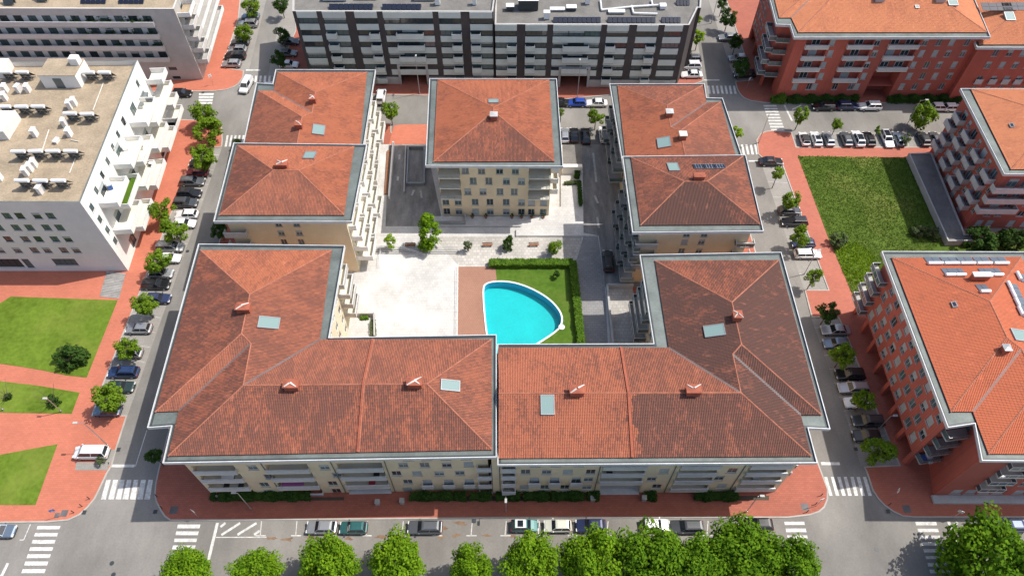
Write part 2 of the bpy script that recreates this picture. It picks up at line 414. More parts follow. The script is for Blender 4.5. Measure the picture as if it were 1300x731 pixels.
# timber deck beside the white block: every board a strip with a gap
g = MB(); a, b, c, d = G(136, 345), G(160, 348), G(151.4, 380), G(127, 377)
for i in range(16):
    p, q = i / 16, (i + .86) / 16
    g.hexa([(*l.xy, z) for z in (.13, .2) for l in (a.lerp(d, q), b.lerp(c, q), b.lerp(c, p), a.lerp(d, p))])
o = g.build('timber_deck', ['timber_deck']); o['kind'] = 'structure'
# north west corner
pavement('pavement', [(20, 118.5), (254, 116.8), (272, 116.4), (287.5, 114.5), (297, 111), (303, 107), (309, 99), (310, 90), (283, 86), (303, 25), (312, -60), (-100, -60), (-60, 110)], 'red_setts')
sheet('parking_bay', [(283, 86), (316, 90), (338, 0), (346, -60), (312, -60), (303, 25)], 'bay_setts', .008)
# the main block
BLOCK = [(216, 661), (209, 656), (203.5, 648), (198, 637), (196, 629), (197, 615), (201, 596), (280, 300), (334, 166), (341, 159), (352, 156.5), (497, 157), (497, 168), (512, 184), (540, 184.5), (715, 184.5), (770, 184.5), (776, 160), (890, 157), (906, 159), (913, 165), (918, 178), (1030, 560), (1040, 591), (1051.4, 621), (1051, 634), (1047, 644), (1040, 650), (1028.5, 654), (1000, 657.3), (640, 657.8), (380, 660)]
pavement('pavement', BLOCK, 'red_setts_cool', hole=True)
sheet('red_forecourt', [(500, 160), (512, 158.6), (548, 158.6), (548, 184), (494, 184)], 'red_setts', .134)
# east side
pavement('pavement', [(960, 178), (965, 170), (972, 167), (980, 166), (1005, 168), (1011, 187), (1500, 187), (1900, 657), (1160, 657), (1145.5, 655.5), (1134, 650), (1122.6, 642), (1114, 633), (1107, 622), (1099.8, 600), (1096, 592), (1141, 590), (1128, 560), (1070, 416), (1064, 404), (1030, 403), (1021, 368), (1051, 368), (993, 210), (972, 205), (962, 196)], 'red_setts_mid')
sheet('parking_bay', [(966, 206), (993, 210), (1051, 368), (1021, 368)], 'bay_setts', .008)
sheet('parking_bay', [(1030, 404), (1064, 405), (1070, 416), (1128, 560), (1141, 590), (1093, 591), (1072, 522)], 'bay_setts', .008)
sheet('parking_bay', [(1008, 168), (1012, 187), (1216, 187), (1200, 168)], 'bay_setts', .008)
sheet('meadow', [(1012.7, 199), (1155, 201), (1205, 306), (1224, 312), (1420, 312), (1420, 345), (1100, 345), (1120, 383), (1085, 382), (1050, 299)], 'meadow', .165)
# north
pavement('pavement', [(933, 104), (955, 102), (915, -20), (905, -80), (1500, -80), (1560, 131), (985, 131.7), (970, 131), (953, 128.5), (944, 125), (939, 120), (935, 113)], 'red_setts_cool')
sheet('parking_bay', [(933, 104), (955, 102), (915, -20), (905, -80), (885, -80), (893, -20)], 'bay_setts', .008)
pavement('pavement', [(350, 98), (420, 118), (480, 121), (540, 122), (720, 126.5), (830, 116), (880, 108), (893, 103.5), (893, 97), (862, 90), (868, 60), (866, -60), (372, -60), (375, 40)], 'red_setts_cool')
sheet('parking_bay', [(862, 90), (893, 97), (880, 20), (866, -60), (860, -60)], 'bay_setts', .008)
sheet('parking_bay', [(350, 98), (340, 98), (352, 40), (366, -60), (372, -60), (375, 40)], 'bay_setts', .008)
pavement('pavement', None, 'red_setts', world=[(-140, 9.0), (-140, 16.6), (140, 16.6), (140, 9.0)])

# white paint: crossings, bay lines, hatching
def quad_paint(name, pts, z=.016, m='road_paint', parent=None):
    g = MB(); P = [G(a, b) for a, b in pts]
    ar = sum(P[i].x * P[(i + 1) % 4].y - P[(i + 1) % 4].x * P[i].y for i in range(4))
    if ar < 0: P.reverse()
    g.face([(p.x, p.y, z) for p in P]); return g.build(name, [m], parent or ROAD)
def rows_zebra(rows, xl, xr, m='road_paint'):
    """horizontal bars: rows = (y0, y1); xl/xr = left and right edge at first and last row"""
    n = len(rows); ya, yb = rows[0][0], rows[-1][1]
    for y0, y1 in rows:
        f = lambda e, y: e[0] + (e[1] - e[0]) * (y - ya) / (yb - ya)
        quad_paint('zebra_stripe', [(f(xl, y0), y0), (f(xr, y0), y0), (f(xr, y1), y1), (f(xl, y1), y1)], m=m)
def Z(zx, zy, x0, y0, s): return (x0 + zx / s, y0 + zy / s)
s4 = 1297 / 330
rows_zebra([(545 + a / s4, 545 + b / s4) for a, b in ((480, 497), (515, 532), (550, 568), (586, 604), (621, 640), (657, 677), (695, 715))], (188 / s4, 107 / s4), (302 / s4, 222 / s4))
rows_zebra([(545 + a / s4, 545 + b / s4) for a, b in ((473, 492), (507, 526), (543, 560), (577, 597), (615, 633), (652, 671), (690, 710))], (888 / s4, 832 / s4), (1000 / s4, 945 / s4))
for t, t2, b_, b2 in ((531, 553, 504, 528), (566, 589, 540, 568), (600, 622, 577, 604), (634, 656, 611, 640), (668, 690, 648, 676), (704, 728, 684, 712), (741, 763, 720, 748)):
    quad_paint('zebra_stripe', [Z(t, 250, 0, 545, s4), Z(t2, 250, 0, 545, s4), Z(b2, 348, 0, 545, s4), Z(b_, 348, 0, 545, s4)])
for t, t2, b_, b2 in ((300, 315, 326, 342), (333, 348, 358, 376), (365, 381, 390, 408), (397, 413, 420, 438), (430, 447, 452, 470), (461, 478, 486, 504), (493, 509, 520, 538)):
    quad_paint('zebra_stripe', [Z(t, 236, 970, 545, s4), Z(t2, 236, 970, 545, s4), Z(b2, 330, 970, 545, s4), Z(b_, 330, 970, 545, s4)])
rows_zebra([(545 + a / s4, 545 + b / s4) for a, b in ((459, 475), (493, 511), (527, 545), (561, 578), (595, 612), (630, 645), (664, 682))], (970 + 100 / s4, 970 + 148 / s4), (970 + 200 / s4, 970 + 248 / s4))
rows_zebra([(545 + a / s4, 545 + b / s4) for a, b in ((460, 477), (494, 511), (528, 545), (562, 578), (595, 612), (630, 645), (664, 682), (698, 716))], (970 + 754 / s4, 970 + 830 / s4), (970 + 858 / s4, 970 + 930 / s4))
s6 = 1297 / 220
rows_zebra([(60 + a / s6, 60 + b / s6) for a, b in ((346, 360), (367, 382), (389, 404), (411, 427))], (180 + 428 / s6, 180 + 424 / s6), (180 + 540 / s6, 180 + 526 / s6))
rows_zebra([(60 + a / s6, 60 + b / s6) for a, b in ((435, 446), (457, 467), (478, 489), (500, 512), (523, 534), (545, 557), (568, 581), (590, 603), (613, 626))], (880 + 525 / s6, 880 + 585 / s6), (880 + 622 / s6, 880 + 686 / s6))
for i in range(5):
    x = 626 + i * 30; quad_paint('zebra_stripe', [Z(x + 10, 660, 180, 60, s6), Z(x + 24, 660, 180, 60, s6), Z(x + 10, 745, 180, 60, s6), Z(x - 6, 745, 180, 60, s6)])
for i in range(6):
    x = 815 + i * 34; quad_paint('zebra_stripe', [Z(x, 215, 180, 60, s6), Z(x + 16, 215, 180, 60, s6), Z(x + 10, 262, 180, 60, s6), Z(x - 7, 262, 180, 60, s6)])
for i in range(7):
    x = 106 + i * 32; quad_paint('zebra_stripe', [Z(x, 290, 880, 60, s6), Z(x + 15, 290, 880, 60, s6), Z(x + 27, 350, 880, 60, s6), Z(x + 11, 350, 880, 60, s6)])
for i in range(5):
    x = 214 + i * 33; quad_paint('zebra_stripe', [Z(x - 8, 22, 900, 180, s6), Z(x + 8, 22, 900, 180, s6), Z(x + 24, 96, 900, 180, s6), Z(x + 7, 96, 900, 180, s6)])
def pline(a, b, wd=.12, m='road_paint', z=.014, name='painted_line'):
    A, B = G(*a), G(*b); t = (B - A).normalized(); n = Vector((-t.y, t.x, 0)) * wd / 2
    g = MB(); g.face([tuple((A - n).xy) + (z,), tuple((B - n).xy) + (z,), tuple((B + n).xy) + (z,), tuple((A + n).xy) + (z,)])
    return g.build(name, [m], ROAD)
# front street
pline(Z(1085, 465, 0, 545, s4), Z(1038, 660, 0, 545, s4), .42); pline(Z(152, 472, 0, 545, s4), Z(118, 550, 0, 545, s4)); pline(Z(118, 550, 0, 545, s4), Z(98, 550, 0, 545, s4))
pline(Z(40, 665, 0, 545, s4), Z(5, 735, 0, 545, s4), .4)
pline(Z(1078, 537, 0, 545, s4), Z(1330, 536, 0, 545, s4))
for a, b in (((1125, 465), (1100, 485)), ((1198, 466), (1105, 525)), ((1280, 466), (1185, 524)), ((1296, 503), (1268, 524))):
    pline(Z(*a, 0, 545, s4), Z(*b, 0, 545, s4), .35)
for x in (331, 376, 420.8, 465.5, 511, 555, 598.6, 641.7, 684, 727.5, 771, 812, 855, 898, 937):
    pline((x + 1, 661), (x - .6, 679.5)); pline((x - 6.5, 679.5), (x + 6.5, 679.5), .14)
pline(Z(920, 458, 970, 545, s4), Z(985, 630, 970, 545, s4), .42)
for a, b in (((965, 462), (945, 480)), ((1052, 460), (995, 508)), ((1110, 462), (1085, 490))): pline(Z(*a, 970, 545, s4), Z(*b, 970, 545, s4), .35)
pline((1250, 659), (1257, 679)); pline((1296, 659), (1304, 679))
quad_paint('stop_line', [Z(553, 174, 0, 545, s4), Z(675, 174, 0, 545, s4), Z(670, 188, 0, 545, s4), Z(549, 188, 0, 545, s4)])
quad_paint('stop_line', [Z(365, 391, 980, 520, s6), Z(505, 391, 980, 520, s6), Z(510, 413, 980, 520, s6), Z(370, 413, 980, 520, s6)])
quad_paint('stop_line', [Z(780, 168, 180, 60, s6), Z(890, 168, 180, 60, s6), Z(888, 178, 180, 60, s6), Z(778, 178, 180, 60, s6)])
quad_paint('stop_line', [Z(80, 243, 880, 60, s6), Z(195, 243, 880, 60, s6), Z(198, 251, 880, 60, s6), Z(84, 251, 880, 60, s6)])
quad_paint('stop_line', [Z(295, 140, 900, 180, s6), Z(385, 140, 900, 180, s6), Z(388, 150, 900, 180, s6), Z(299, 150, 900, 180, s6)])
pline((186.4, 546), (172, 591.6), .12); pline((545, 173), (545.5, 160), .1)
# bay lines of the side streets
for i in range(16):
    t = i / 16 ; a = (250 + (131 - 250) * t, 195 + (490 - 195) * t); b = (278 + (170 - 278) * t, 197 + (497 - 197) * t); pline(a, b, .1, 'worn_paint')
for i in range(8):
    t = i / 8; pline((993 + 58 * t, 213 + 155 * t), (968 + 53 * t, 211 + 156 * t), .1, 'worn_paint')
for i in range(9):
    t = i / 9; pline((1068 + 62 * t, 414 + 156 * t), (1034 + 56 * t, 416 + 158 * t), .1, 'worn_paint')
for x in range(1014, 1215, 17): pline((x, 168), (x + 4, 187), .1, 'worn_paint')
pline(Z(683, 435, 880, 60, s6), Z(740, 552, 880, 60, s6), .4)
pline(Z(740, 468, 880, 60, s6), Z(808, 435, 880, 60, s6), .3); pline(Z(890, 470, 880, 60, s6), Z(905, 458, 880, 60, s6), .3)
# manholes and drains
def manhole(px, r=.33, m='gutter_dark', z=.018, sq=False):
    c = G(*px); g = MB(); n = 4 if sq else 12; 
    g.face([(c.x + r * math.cos(6.283 * (i + .5) / n), c.y + r * math.sin(6.283 * (i + .5) / n), z) for i in range(n)])
    g.build('manhole_cover', [m], ROAD)
for p in ((142, 714.5), (144, 729), (205.8, 265), (238, 319), (1113, 697)): manhole(p)
for p in ((107.5, 650), (151, 570.5), (197.5, 649.5), (1127, 649), (1086, 570), (602, 661), (258, 118)): manhole(p, .4, 'gutter_dark', .13, True)
for p, r in (((221, 647.5), .8), ((1021.5, 643.5), .75), ((82, 651.5), .7), ((73, 654), .5), ((1150.5, 646), .8)): manhole(p, r, 'valley_lead', .134, True)
# brown leaf litter drifted along the bays
for x, y, l in ((345, 683, 3.4), (366, 684, 2.6), (397, 682, 3), (443, 683, 2), (485, 681.5, 3), (563, 670, 2.4), (579, 679, 1.6), (617, 679, 2.2), (585, 664, 2.6), (650, 680, 2.8), (560, 681, 1.4), (510, 682, 2)):
    c = G(x, y); g = MB(); n = 11; r_ = [random.uniform(.3, 1) for _ in range(n)]
    g.face([(c.x + l * .5 * r_[i] * math.cos(6.283 * i / n), c.y + .38 * r_[i] * math.sin(6.283 * i / n), .011) for i in range(n)])
    mat('litter', (.25, .16, .10), .9, .2, 9); g.build('leaf_litter', ['litter'], ROAD)

# ------------------------------------------------------------------ building kit
CACHE = {}
def cached(key, fn):
    if key not in CACHE: CACHE[key] = fn()
    return CACHE[key]
def m_frame(w, h, sill, mull, fm):
    def mk():
        g = MB(); t = .07
        for x0, x1, z0, z1 in ((-w/2, -w/2+t, -h/2, h/2), (w/2-t, w/2, -h/2, h/2), (-w/2+t, w/2-t, h/2-t, h/2), (-w/2+t, w/2-t, -h/2, -h/2+t)):
            g.box(x0, x1, .07, .15, z0, z1)
        n = mull
        for i in range(1, n + 1):
            x = -w/2 + w * i / (n + 1); g.box(x-.035, x+.035, .075, .15, -h/2+t, h/2-t)
        if sill: g.box(-w/2-.08, w/2+.08, -.09, .06, -h/2-.09, -h/2-.003, 1)
        return g.mesh('window', [fm, 'light_concrete'])
    return cached(('fr', round(w, 2), round(h, 2), sill, mull, fm), mk)
def m_pane(w, h, mt):
    def mk():
        g = MB(); g.box(-w/2+.05, w/2-.05, .115, .13, -h/2+.05, h/2-.05); return g.mesh('pane', [mt])
    return cached(('pa', round(w, 2), round(h, 2), mt), mk)
def m_shutter(w, h, f, mt):
    def mk():
        g = MB(); hh = h * f; n = max(2, int(hh / .12))
        for i in range(n):
            z1 = h/2 - .04 - hh * i / n; z0 = z1 - hh / n * .88
            g.box(-w/2+.06, w/2-.06, .04, .068, z0, z1)
        return g.mesh('shutter', [mt])
    return cached(('sh', round(w, 2), round(h, 2), f, mt), mk)
class Facade:
    def __init__(s, b, p0, p1, z0, z1):
        s.b, s.p0, s.p1, s.z0, s.z1 = b, Vector(p0[:2]), Vector(p1[:2]), z0, z1
        s.L = (s.p1 - s.p0).length; s.t = (s.p1 - s.p0) / s.L; s.n = Vector((s.t.y, -s.t.x)); s.rz = math.atan2(s.t.y, s.t.x); s.holes = []
    def hit(s, px, py):
        d = ray(px, py); k = (s.p0 - CAM.xy).dot(s.n) / d.xy.dot(s.n); p = CAM + d * k
        return (p.xy - s.p0).dot(s.t), p.z
    def pos(s, u, z, out=0.0):
        p = s.p0 + s.t * u + s.n * out; return Vector((p.x, p.y, z)) - s.b.o
    def place(s, name, me, u, z, out=0.0, parent=None):
        if parent is not None: return link(name, me, parent)
        return link(name, me, s.b.root, s.pos(u, z, out), s.rz)
    def hole(s, u0, u1, z0, z1, depth=.2):
        u0, u1 = max(u0, .05), min(u1, s.L - .05)
        if u1 - u0 > .05: s.holes.append((u0, u1, max(z0, s.z0), min(z1, s.z1 - .02), depth))
    def win(s, u, z, w=1.25, h=1.3, sill=True, mull=1, pane=None, shut=None, frame='frame_grey', out=0.0, hole=True):
        if hole:
            if u - w/2 < .1 or u + w/2 > s.L - .1 or z + h/2 > s.z1 - .1: return None
            s.hole(u - w/2, u + w/2, z - h/2, z + h/2)
        f = s.place('window', m_frame(w, h, sill, mull, frame), u, z, out)
        link('pane', m_pane(w, h, pane or random.choice(['window_teal', 'window_teal', 'window_glass'])), f)
        if shut is None: shut = random.choice([0, 0, 0, .35, .35, .5, .92])
        if shut: link('shutter', m_shutter(w, h, shut, 'shutter'), f)
        return f
    def winpx(s, px, py, **k):
        u, z = s.hit(px, py); return s.win(u, z, **k)
    def balcony(s, u0, u1, z, out=1.2, inn=0.0, ph=1.0, style='solid', m='balcony_grey', floor='light_concrete', clutter=.3):
        w = u1 - u0
        def slab():
            g = MB(); g.box(0, w, -out, inn, -.2, 0); return g.mesh('balcony', [floor])
        b = s.place('balcony', cached(('bs', round(w, 2), out, inn, floor), slab), u0, z, .004)
        def par():
            g = MB(); t = .12
            if style == 'solid':
                g.box(0, w, -out, -out + t, .003, ph); 
                if out > .4: g.box(0, t, -out + t, 0, .003, ph); g.box(w - t, w, -out + t, 0, .003, ph)
                g.box(-.03, w + .03, -out - .03, -out + t + .03, ph + .003, ph + .07, 1)
                return g.mesh('parapet', [m, 'rim_metal'])
            g.box(0, w, -out, -out + .06, ph - .06, ph, 0)
            n = max(2, int(w / 1.1))
            for i in range(n + 1):
                x = min(w - .05, w * i / n); g.box(x, x + .05, -out, -out + .05, .003, ph - .06, 0)
            if style == 'rail':
                for q in (.2, .4, .6, .8): g.box(.05, w - .05, -out + .015, -out + .04, ph * q - .02, ph * q + .02, 0)
            else: g.box(.06, w - .06, -out + .02, -out + .035, .08, ph - .1, 1)
            if out > .4:
                for x in (0, w - .06):
                    g.box(x, x + .06, -out + .06, 0, ph - .06, ph, 0)
                    if style == 'rail':
                        for q in (.25, .5, .75): g.box(x + .015, x + .04, -out + .06, 0, ph * q - .02, ph * q + .02, 0)
                    else: g.box(x + .02, x + .035, -out + .06, 0, .08, ph - .1, 1)
            return g.mesh('railing', [m, 'window_teal'])
        link('parapet' if style == 'solid' else 'railing', cached(('bp', round(w, 2), out, ph, style, m), par), b)
        return b
    def loggia(s, u0, u1, z0, z1, depth=1.25, out=.45, style='solid', m='balcony_grey', door=True, ph=1.0):
        """recess in the wall with its balcony front and glazed doors at the back"""
        s.hole(u0, u1, z0, z1, depth)
        s.balcony(u0 - .05, u1 + .05, z0 + .12, out, depth - .05, ph, style, m, 'deck_tiles')
        if door and u1 - u0 > 2:
            n = max(1, int((u1 - u0) / 3))
            for i in range(n):
                uu = u0 + (u1 - u0) * (i + .5) / n
                s.win(uu, z0 + 1.2, 1.7, 2.1, False, 1, 'window_glass', random.choice([0, 0, .4, .9]), 'white_metal', -depth + .16, hole=False)
    def mesh(s, g, m=0):
        us = sorted({0.0, s.L} | {round(h[i], 4) for h in s.holes for i in (0, 1)}); zs = sorted({s.z0, s.z1} | {round(h[i], 4) for h in s.holes for i in (2, 3)})
        P = lambda u, z, d=0.0: ((s.p0 + s.t * u - s.n * d).x, (s.p0 + s.t * u - s.n * d).y, z)
        for j in range(len(zs) - 1):
            run = None
            for i in range(len(us) - 1):
                cu, cz = (us[i] + us[i+1]) / 2, (zs[j] + zs[j+1]) / 2
                inside = any(h[0] < cu < h[1] and h[2] < cz < h[3] for h in s.holes)
                if not inside and run is None: run = us[i]
                if inside and run is not None:
                    g.face([P(run, zs[j]), P(us[i], zs[j]), P(us[i], zs[j+1]), P(run, zs[j+1])], m); run = None
            if run is not None: g.face([P(run, zs[j]), P(s.L, zs[j]), P(s.L, zs[j+1]), P(run, zs[j+1])], m)
        for a, b, c, e, d in s.holes:
            for q in (((a, c), (a, e)), ((b, e), (b, c)), ((a, e), (b, e)), ((b, c), (a, c))):
                (ua, za), (ub, zb) = q
                g.face([P(ua, za), P(ub, zb), P(ub, zb, d), P(ua, za, d)], m)
            g.face([P(a, c, d), P(b, c, d), P(b, e, d), P(a, e, d)], m)
class Building:
    def __init__(s, name, label, outer, ze, over=1.3, wall_m='cream_wall', world=None, ztop=None, cat='apartment block'):
        s.ze = ze; s.out = world or [G(a, b, ze) for a, b in outer]
        s.wall = inset(s.out, over) if over else [Vector(p[:2]) for p in s.out]
        c = sum((Vector(p[:2]) for p in s.wall), Vector((0, 0))) / len(s.wall)
        s.root = thing(name, label, cat, (c.x, c.y, 0), world=True); s.o = s.root.location.copy()
        n = len(s.wall); zt = (ze - .45) if ztop is None else ztop
        s.F = [Facade(s, s.wall[i], s.wall[(i + 1) % n], 0, zt) for i in range(n)]; s.wm = wall_m
    def finish(s, wms=None):
        g = MB()
        ms = [s.wm] + [m for m in set((wms or {}).values()) if m != s.wm]
        for i, f in enumerate(s.F): f.mesh(g, ms.index((wms or {}).get(i, s.wm)))
        g.build('wall', ms, s.root)
    def eave(s):
        z = s.ze; O = [(p[0], p[1]) for p in s.out]; g = MB()
        g.prism(O, z - .45, z - .12, 0, 1, bottom=True); g.build('eave', ['gutter_metal', 'fascia_white'], s.root)
        I = inset(O, .12); I2 = inset(O, .46); g = MB(); n = len(O)
        for i in range(n):
            j = (i + 1) % n; a, b, c, d = O[i], O[j], I[j], I[i]
            g.face([(*a, z + .14), (*b, z + .14), (*c, z + .14), (*d, z + .14)]); g.face([(*a, z - .12), (*b, z - .12), (*b, z + .14), (*a, z + .14)])
            g.face([(*c, z - .12), (*d, z - .12), (*d, z + .14), (*c, z + .14)])
        g.build('fascia', ['rim_metal'], s.root); g = MB()
        for i in range(n):
            j = (i + 1) % n; g.face([(*I[i], z - .112), (*I[j], z - .112), (*I2[j], z - .112), (*I2[i], z - .112)])
        g.build('gutter', ['gutter_dark'], s.root)
    def roof(s, tile, pitch, faces, tm, special=None, low=.0, world=None, zones=()):
        """hipped clay roof; faces = [(eave edge, [corner numbers / named points])]"""
        z0 = s.ze + low
        T = [Vector(p[:2]) for p in (world or [G(a, b, z0) for a, b in tile])]; n = len(T)
        if isinstance(pitch, (int, float)): pitch = {i: pitch for i in range(n)}
        s.PL = {}
        def plane(i, t):
            a, b = T[i], T[(i + 1) % n]; d = (b - a).normalized(); nn = Vector((-d.y, d.x)); return (nn.x * t, nn.y * t, z0 - nn.dot(a) * t, a, d, nn, t)
        for i in range(n): s.PL[i] = plane(i, pitch.get(i, .25))
        def zz(i, p): q = s.PL[i]; return q[0] * p.x + q[1] * p.y + q[2]
        def isect(i, j, k):
            a, b, c = s.PL[i], s.PL[j], s.PL[k]
            A = (a[0] - b[0], a[1] - b[1], b[2] - a[2]); B = (a[0] - c[0], a[1] - c[1], c[2] - a[2])
            D = A[0] * B[1] - A[1] * B[0]; return Vector(((A[2] * B[1] - A[1] * B[2]) / D, (A[0] * B[2] - A[2] * B[0]) / D))
        V = {i: T[i] for i in range(n)}
        special(V, isect, plane, zz, s.PL)
        s.zz = zz; g = MB(); P, MT = .24, tm if isinstance(tm, dict) else {}
        mats = []; 
        for e, vs in faces:
            mname = MT.get(e, MT.get('*', tm if not MT else None))
            if mname not in mats: mats.append(mname)
            mi = mats.index(mname)
            A, B_, C_, a, d, nn, t = s.PL[e]; ct = math.cos(math.atan(t))
            poly = [((V[k] - a).dot(d), (V[k] - a).dot(nn)) for k in vs]
            def rng(u):
                ds = []
                for i in range(len(poly)):
                    (u0, d0), (u1, d1) = poly[i], poly[(i + 1) % len(poly)]
                    if abs(u1 - u0) < 1e-6: continue
                    k = (u - u0) / (u1 - u0)
                    if -1e-6 <= k <= 1 + 1e-6: ds.append(d0 + (d1 - d0) * k)
                return (min(ds), max(ds)) if ds else None
            zn = [(x_, m2) for e2, x_, m2 in zones if e2 == e]
            for _, m2 in zn:
                if m2 not in mats: mats.append(m2)
            um, uM = min(p[0] for p in poly), max(p[0] for p in poly); du = P / 3; N = int((uM - um) / du)
            hz = (0, .07, .07)
            pt = lambda u, dd, h: ((a + d * u + nn * dd).x, (a + d * u + nn * dd).y, z0 + t * dd + h + .05)
            rr = [rng(min(max(um + k * du, um + 1e-4), uM - 1e-4)) for k in range(N + 2)]
            step = .43
            for k in range(N + 1):
                L_, R_ = rr[k], rr[k + 1]
                if not L_ or not R_: continue
                uL, uR = um + k * du, min(uM, um + (k + 1) * du); hL, hR = hz[k % 3], hz[(k + 1) % 3]
                lo, hi = min(L_[0], R_[0]), max(L_[1], R_[1]); r = math.floor(lo / step)
                while r * step < hi:
                    d0, d1 = r * step, (r + 1) * step + .02; r += 1
                    cl = lambda x, q: min(max(x, q[0]), q[1])
                    a0, a1, b0, b1 = cl(d0, L_), cl(d1, L_), cl(d0, R_), cl(d1, R_)
                    if a1 - a0 < .01 and b1 - b0 < .01: continue
                    mi_ = mi
                    for x_, m2 in zn:
                        if pt(uL, d0, 0)[0] > x_ + .7 * math.sin(d0 * .9) + .5 * math.sin(d0 * 2.3): mi_ = mats.index(m2)
                    g.face([pt(uL, a0, hL + .02), pt(uR, b0, hR + .02), pt(uR, b1, hR), pt(uL, a1, hL)], mi_,
                           [(uL - um + e * 31.2, a0 / ct + e * 17), (uR - um + e * 31.2, b0 / ct + e * 17), (uR - um + e * 31.2, b1 / ct + e * 17), (uL - um + e * 31.2, a1 / ct + e * 17)])
        o = g.build('roof', mats, s.root)
        # ridge, hip and valley lines
        E = {}
        for e, vs in faces:
            for i in range(len(vs)):
                k = frozenset((vs[i], vs[(i + 1) % len(vs)])); E.setdefault(k, []).append((e, vs))
        rg, vg = MB(), MB()
        for k, fs in E.items():
            p, q = [V[x] for x in k]
            if len(fs) == 2:
                (e1, v1), (e2, v2) = fs
                c2 = sum((V[x] for x in v2), Vector((0, 0))) / len(v2)
                P1 = (p.x, p.y, zz(e1, p)); Q1 = (q.x, q.y, zz(e1, q))
                if zz(e1, c2) > zz(e2, c2):
                    A1, B1 = Vector(P1) + Vector((0, 0, .06)), Vector(Q1) + Vector((0, 0, .06)); ln = (B1 - A1).length; nn_ = max(1, int(ln / .45))
                    for i in range(nn_): rg.tube(A1.lerp(B1, i / nn_), A1.lerp(B1, (i + 1.08) / nn_), .11, 6, 0, .135, cap=False)
                else:
                    d = (q - p).normalized(); m_ = Vector((-d.y, d.x)) * .2
                    vg.face([(*(p - m_), P1[2] + .14), (*(q - m_), Q1[2] + .14), (*(q + m_), Q1[2] + .14), (*(p + m_), P1[2] + .14)])
        rg.build('ridge_tiles', ['ridge_clay'], o); vg.build('valley', ['valley_lead'], o)
        s.V = V; s.roofo = o
        return o
    def on(s, e, px, py):
        A, B_, C_ = s.PL[e][:3]; d = ray(px, py); k = (C_ - H) / (d.z - A * d.x - B_ * d.y)
        return CAM + d * k
    def chimney(s, e, px, py, m='chimney_clay', cap='mortar_white', w=1.9, d=1.15, h=1.0, white=True):
        p = s.on(e, px, py); x, y, z = p; g = MB(); rz = s.PL[e][4]
        g.box(x - w/2, x + w/2, y - d/2, y + d/2, z - .8, z + h, 0)
        c = g.build('chimney', [m], s.root); g = MB()
        g.box(x - w/2 - .12, x + w/2 + .12, y - d/2 - .12, y + d/2 + .12, z + h + .003, z + h + .14, 0 if white else 1)
        zt = z + h + .14; A = [(x - w/2 - .1, y - d/2 - .1), (x + w/2 + .1, y - d/2 - .1), (x + w/2 + .1, y + d/2 + .1), (x - w/2 - .1, y + d/2 + .1)]
        T = Vector((x, y, zt + .14))
        for i in range(4): g.face([(*A[i], zt + .003), (*A[(i + 1) % 4], zt + .003), T], 0)
        if white:
            rc = random.Random(int(px * 7 + py)); pick = rc.sample(A, rc.choice([2, 3, 3]))
            for a_ in pick: g.tube(Vector((a_[0], a_[1], zt + .02)).lerp(T, rc.uniform(0, .3)), T + Vector((rc.uniform(-.2, .2), rc.uniform(-.1, .1), .02)), rc.uniform(.05, .10), 5, 1, rc.uniform(.09, .17))
        g.build('cap', [m if white or cap == 'chimney_clay' else cap, cap], c)
    def skylight(s, e, px, py, w=2.4, l=1.5, m='skylight_glass', ang=None):
        p = s.on(e, px, py); A, B_, C_, a, d, nn, t = s.PL[e]
        ex = Vector((d.x, d.y, 0)); ey = Vector((nn.x, nn.y, t)).normalized(); ez = ex.cross(ey)
        def bx(g, x0, x1, y0, y1, z0, z1, mm=0):
            g.hexa([p + ex * x + ey * y + ez * z for z in (z0, z1) for x, y in ((x0, y0), (x1, y0), (x1, y1), (x0, y1))], mm)
        g = MB()
        for q in ((-w/2, -w/2 + .12, -l/2, l/2), (w/2 - .12, w/2, -l/2, l/2), (-w/2 + .12, w/2 - .12, -l/2, -l/2 + .12), (-w/2 + .12, w/2 - .12, l/2 - .12, l/2)): bx(g, *q, -.05, .34)
        f = g.build('skylight', ['grey_metal'], s.root); g = MB()
        bx(g, -w/2 + .1, w/2 - .1, -l/2 + .1, l/2 - .1, .05, .3); g.build('pane', [m], f)
def sp_L(V, isect, plane, zz, PL):
    V['A'] = isect(4, 5, 3); V['b'] = isect(5, 3, 6); V['c'] = isect(6, 7, 3); V['J'] = isect(7, 3, 0)
    a, nn = PL[2][3], PL[2][5]; z0 = zz(2, a); PL[2] = plane(2, (zz(0, V['J']) - z0) / nn.dot(V['J'] - a)); V['X'] = isect(0, 2, 1)
F_L = [(4, [4, 5, 'A']), (5, [5, 6, 'b', 'A']), (6, [6, 7, 'c', 'b']), (7, [7, 0, 'J', 'c']), (3, [3, 4, 'A', 'b', 'c', 'J']), (0, [0, 1, 'X', 'J']), (1, [1, 2, 'X']), (2, [2, 3, 'J', 'X'])]
def sp_R(V, isect, plane, zz, PL):
    V['A'] = isect(4, 3, 5); V['b'] = isect(3, 5, 2); V['c'] = isect(2, 1, 5); V['J'] = isect(1, 5, 0)
    a, nn = PL[6][3], PL[6][5]; z0 = zz(6, a); PL[6] = plane(6, (zz(0, V['J']) - z0) / nn.dot(V['J'] - a))
    far = V['J'] - Vector((60, 0)); k = isect(0, 6, 7) if False else None
    p, q = PL[0], PL[6]; x = V[0].x
    y = ((q[2] - p[2]) + (q[0] - p[0]) * x) / (p[1] - q[1]); V['G'] = Vector((x, y))
F_R = [(4, [4, 5, 'A']), (3, [3, 4, 'A', 'b']), (2, [2, 3, 'b', 'c']), (1, [1, 2, 'c', 'J']), (5, [5, 6, 'J', 'c', 'b', 'A']), (0, [0, 1, 'J', 'G']), (6, [6, 7, 'G', 'J'])]
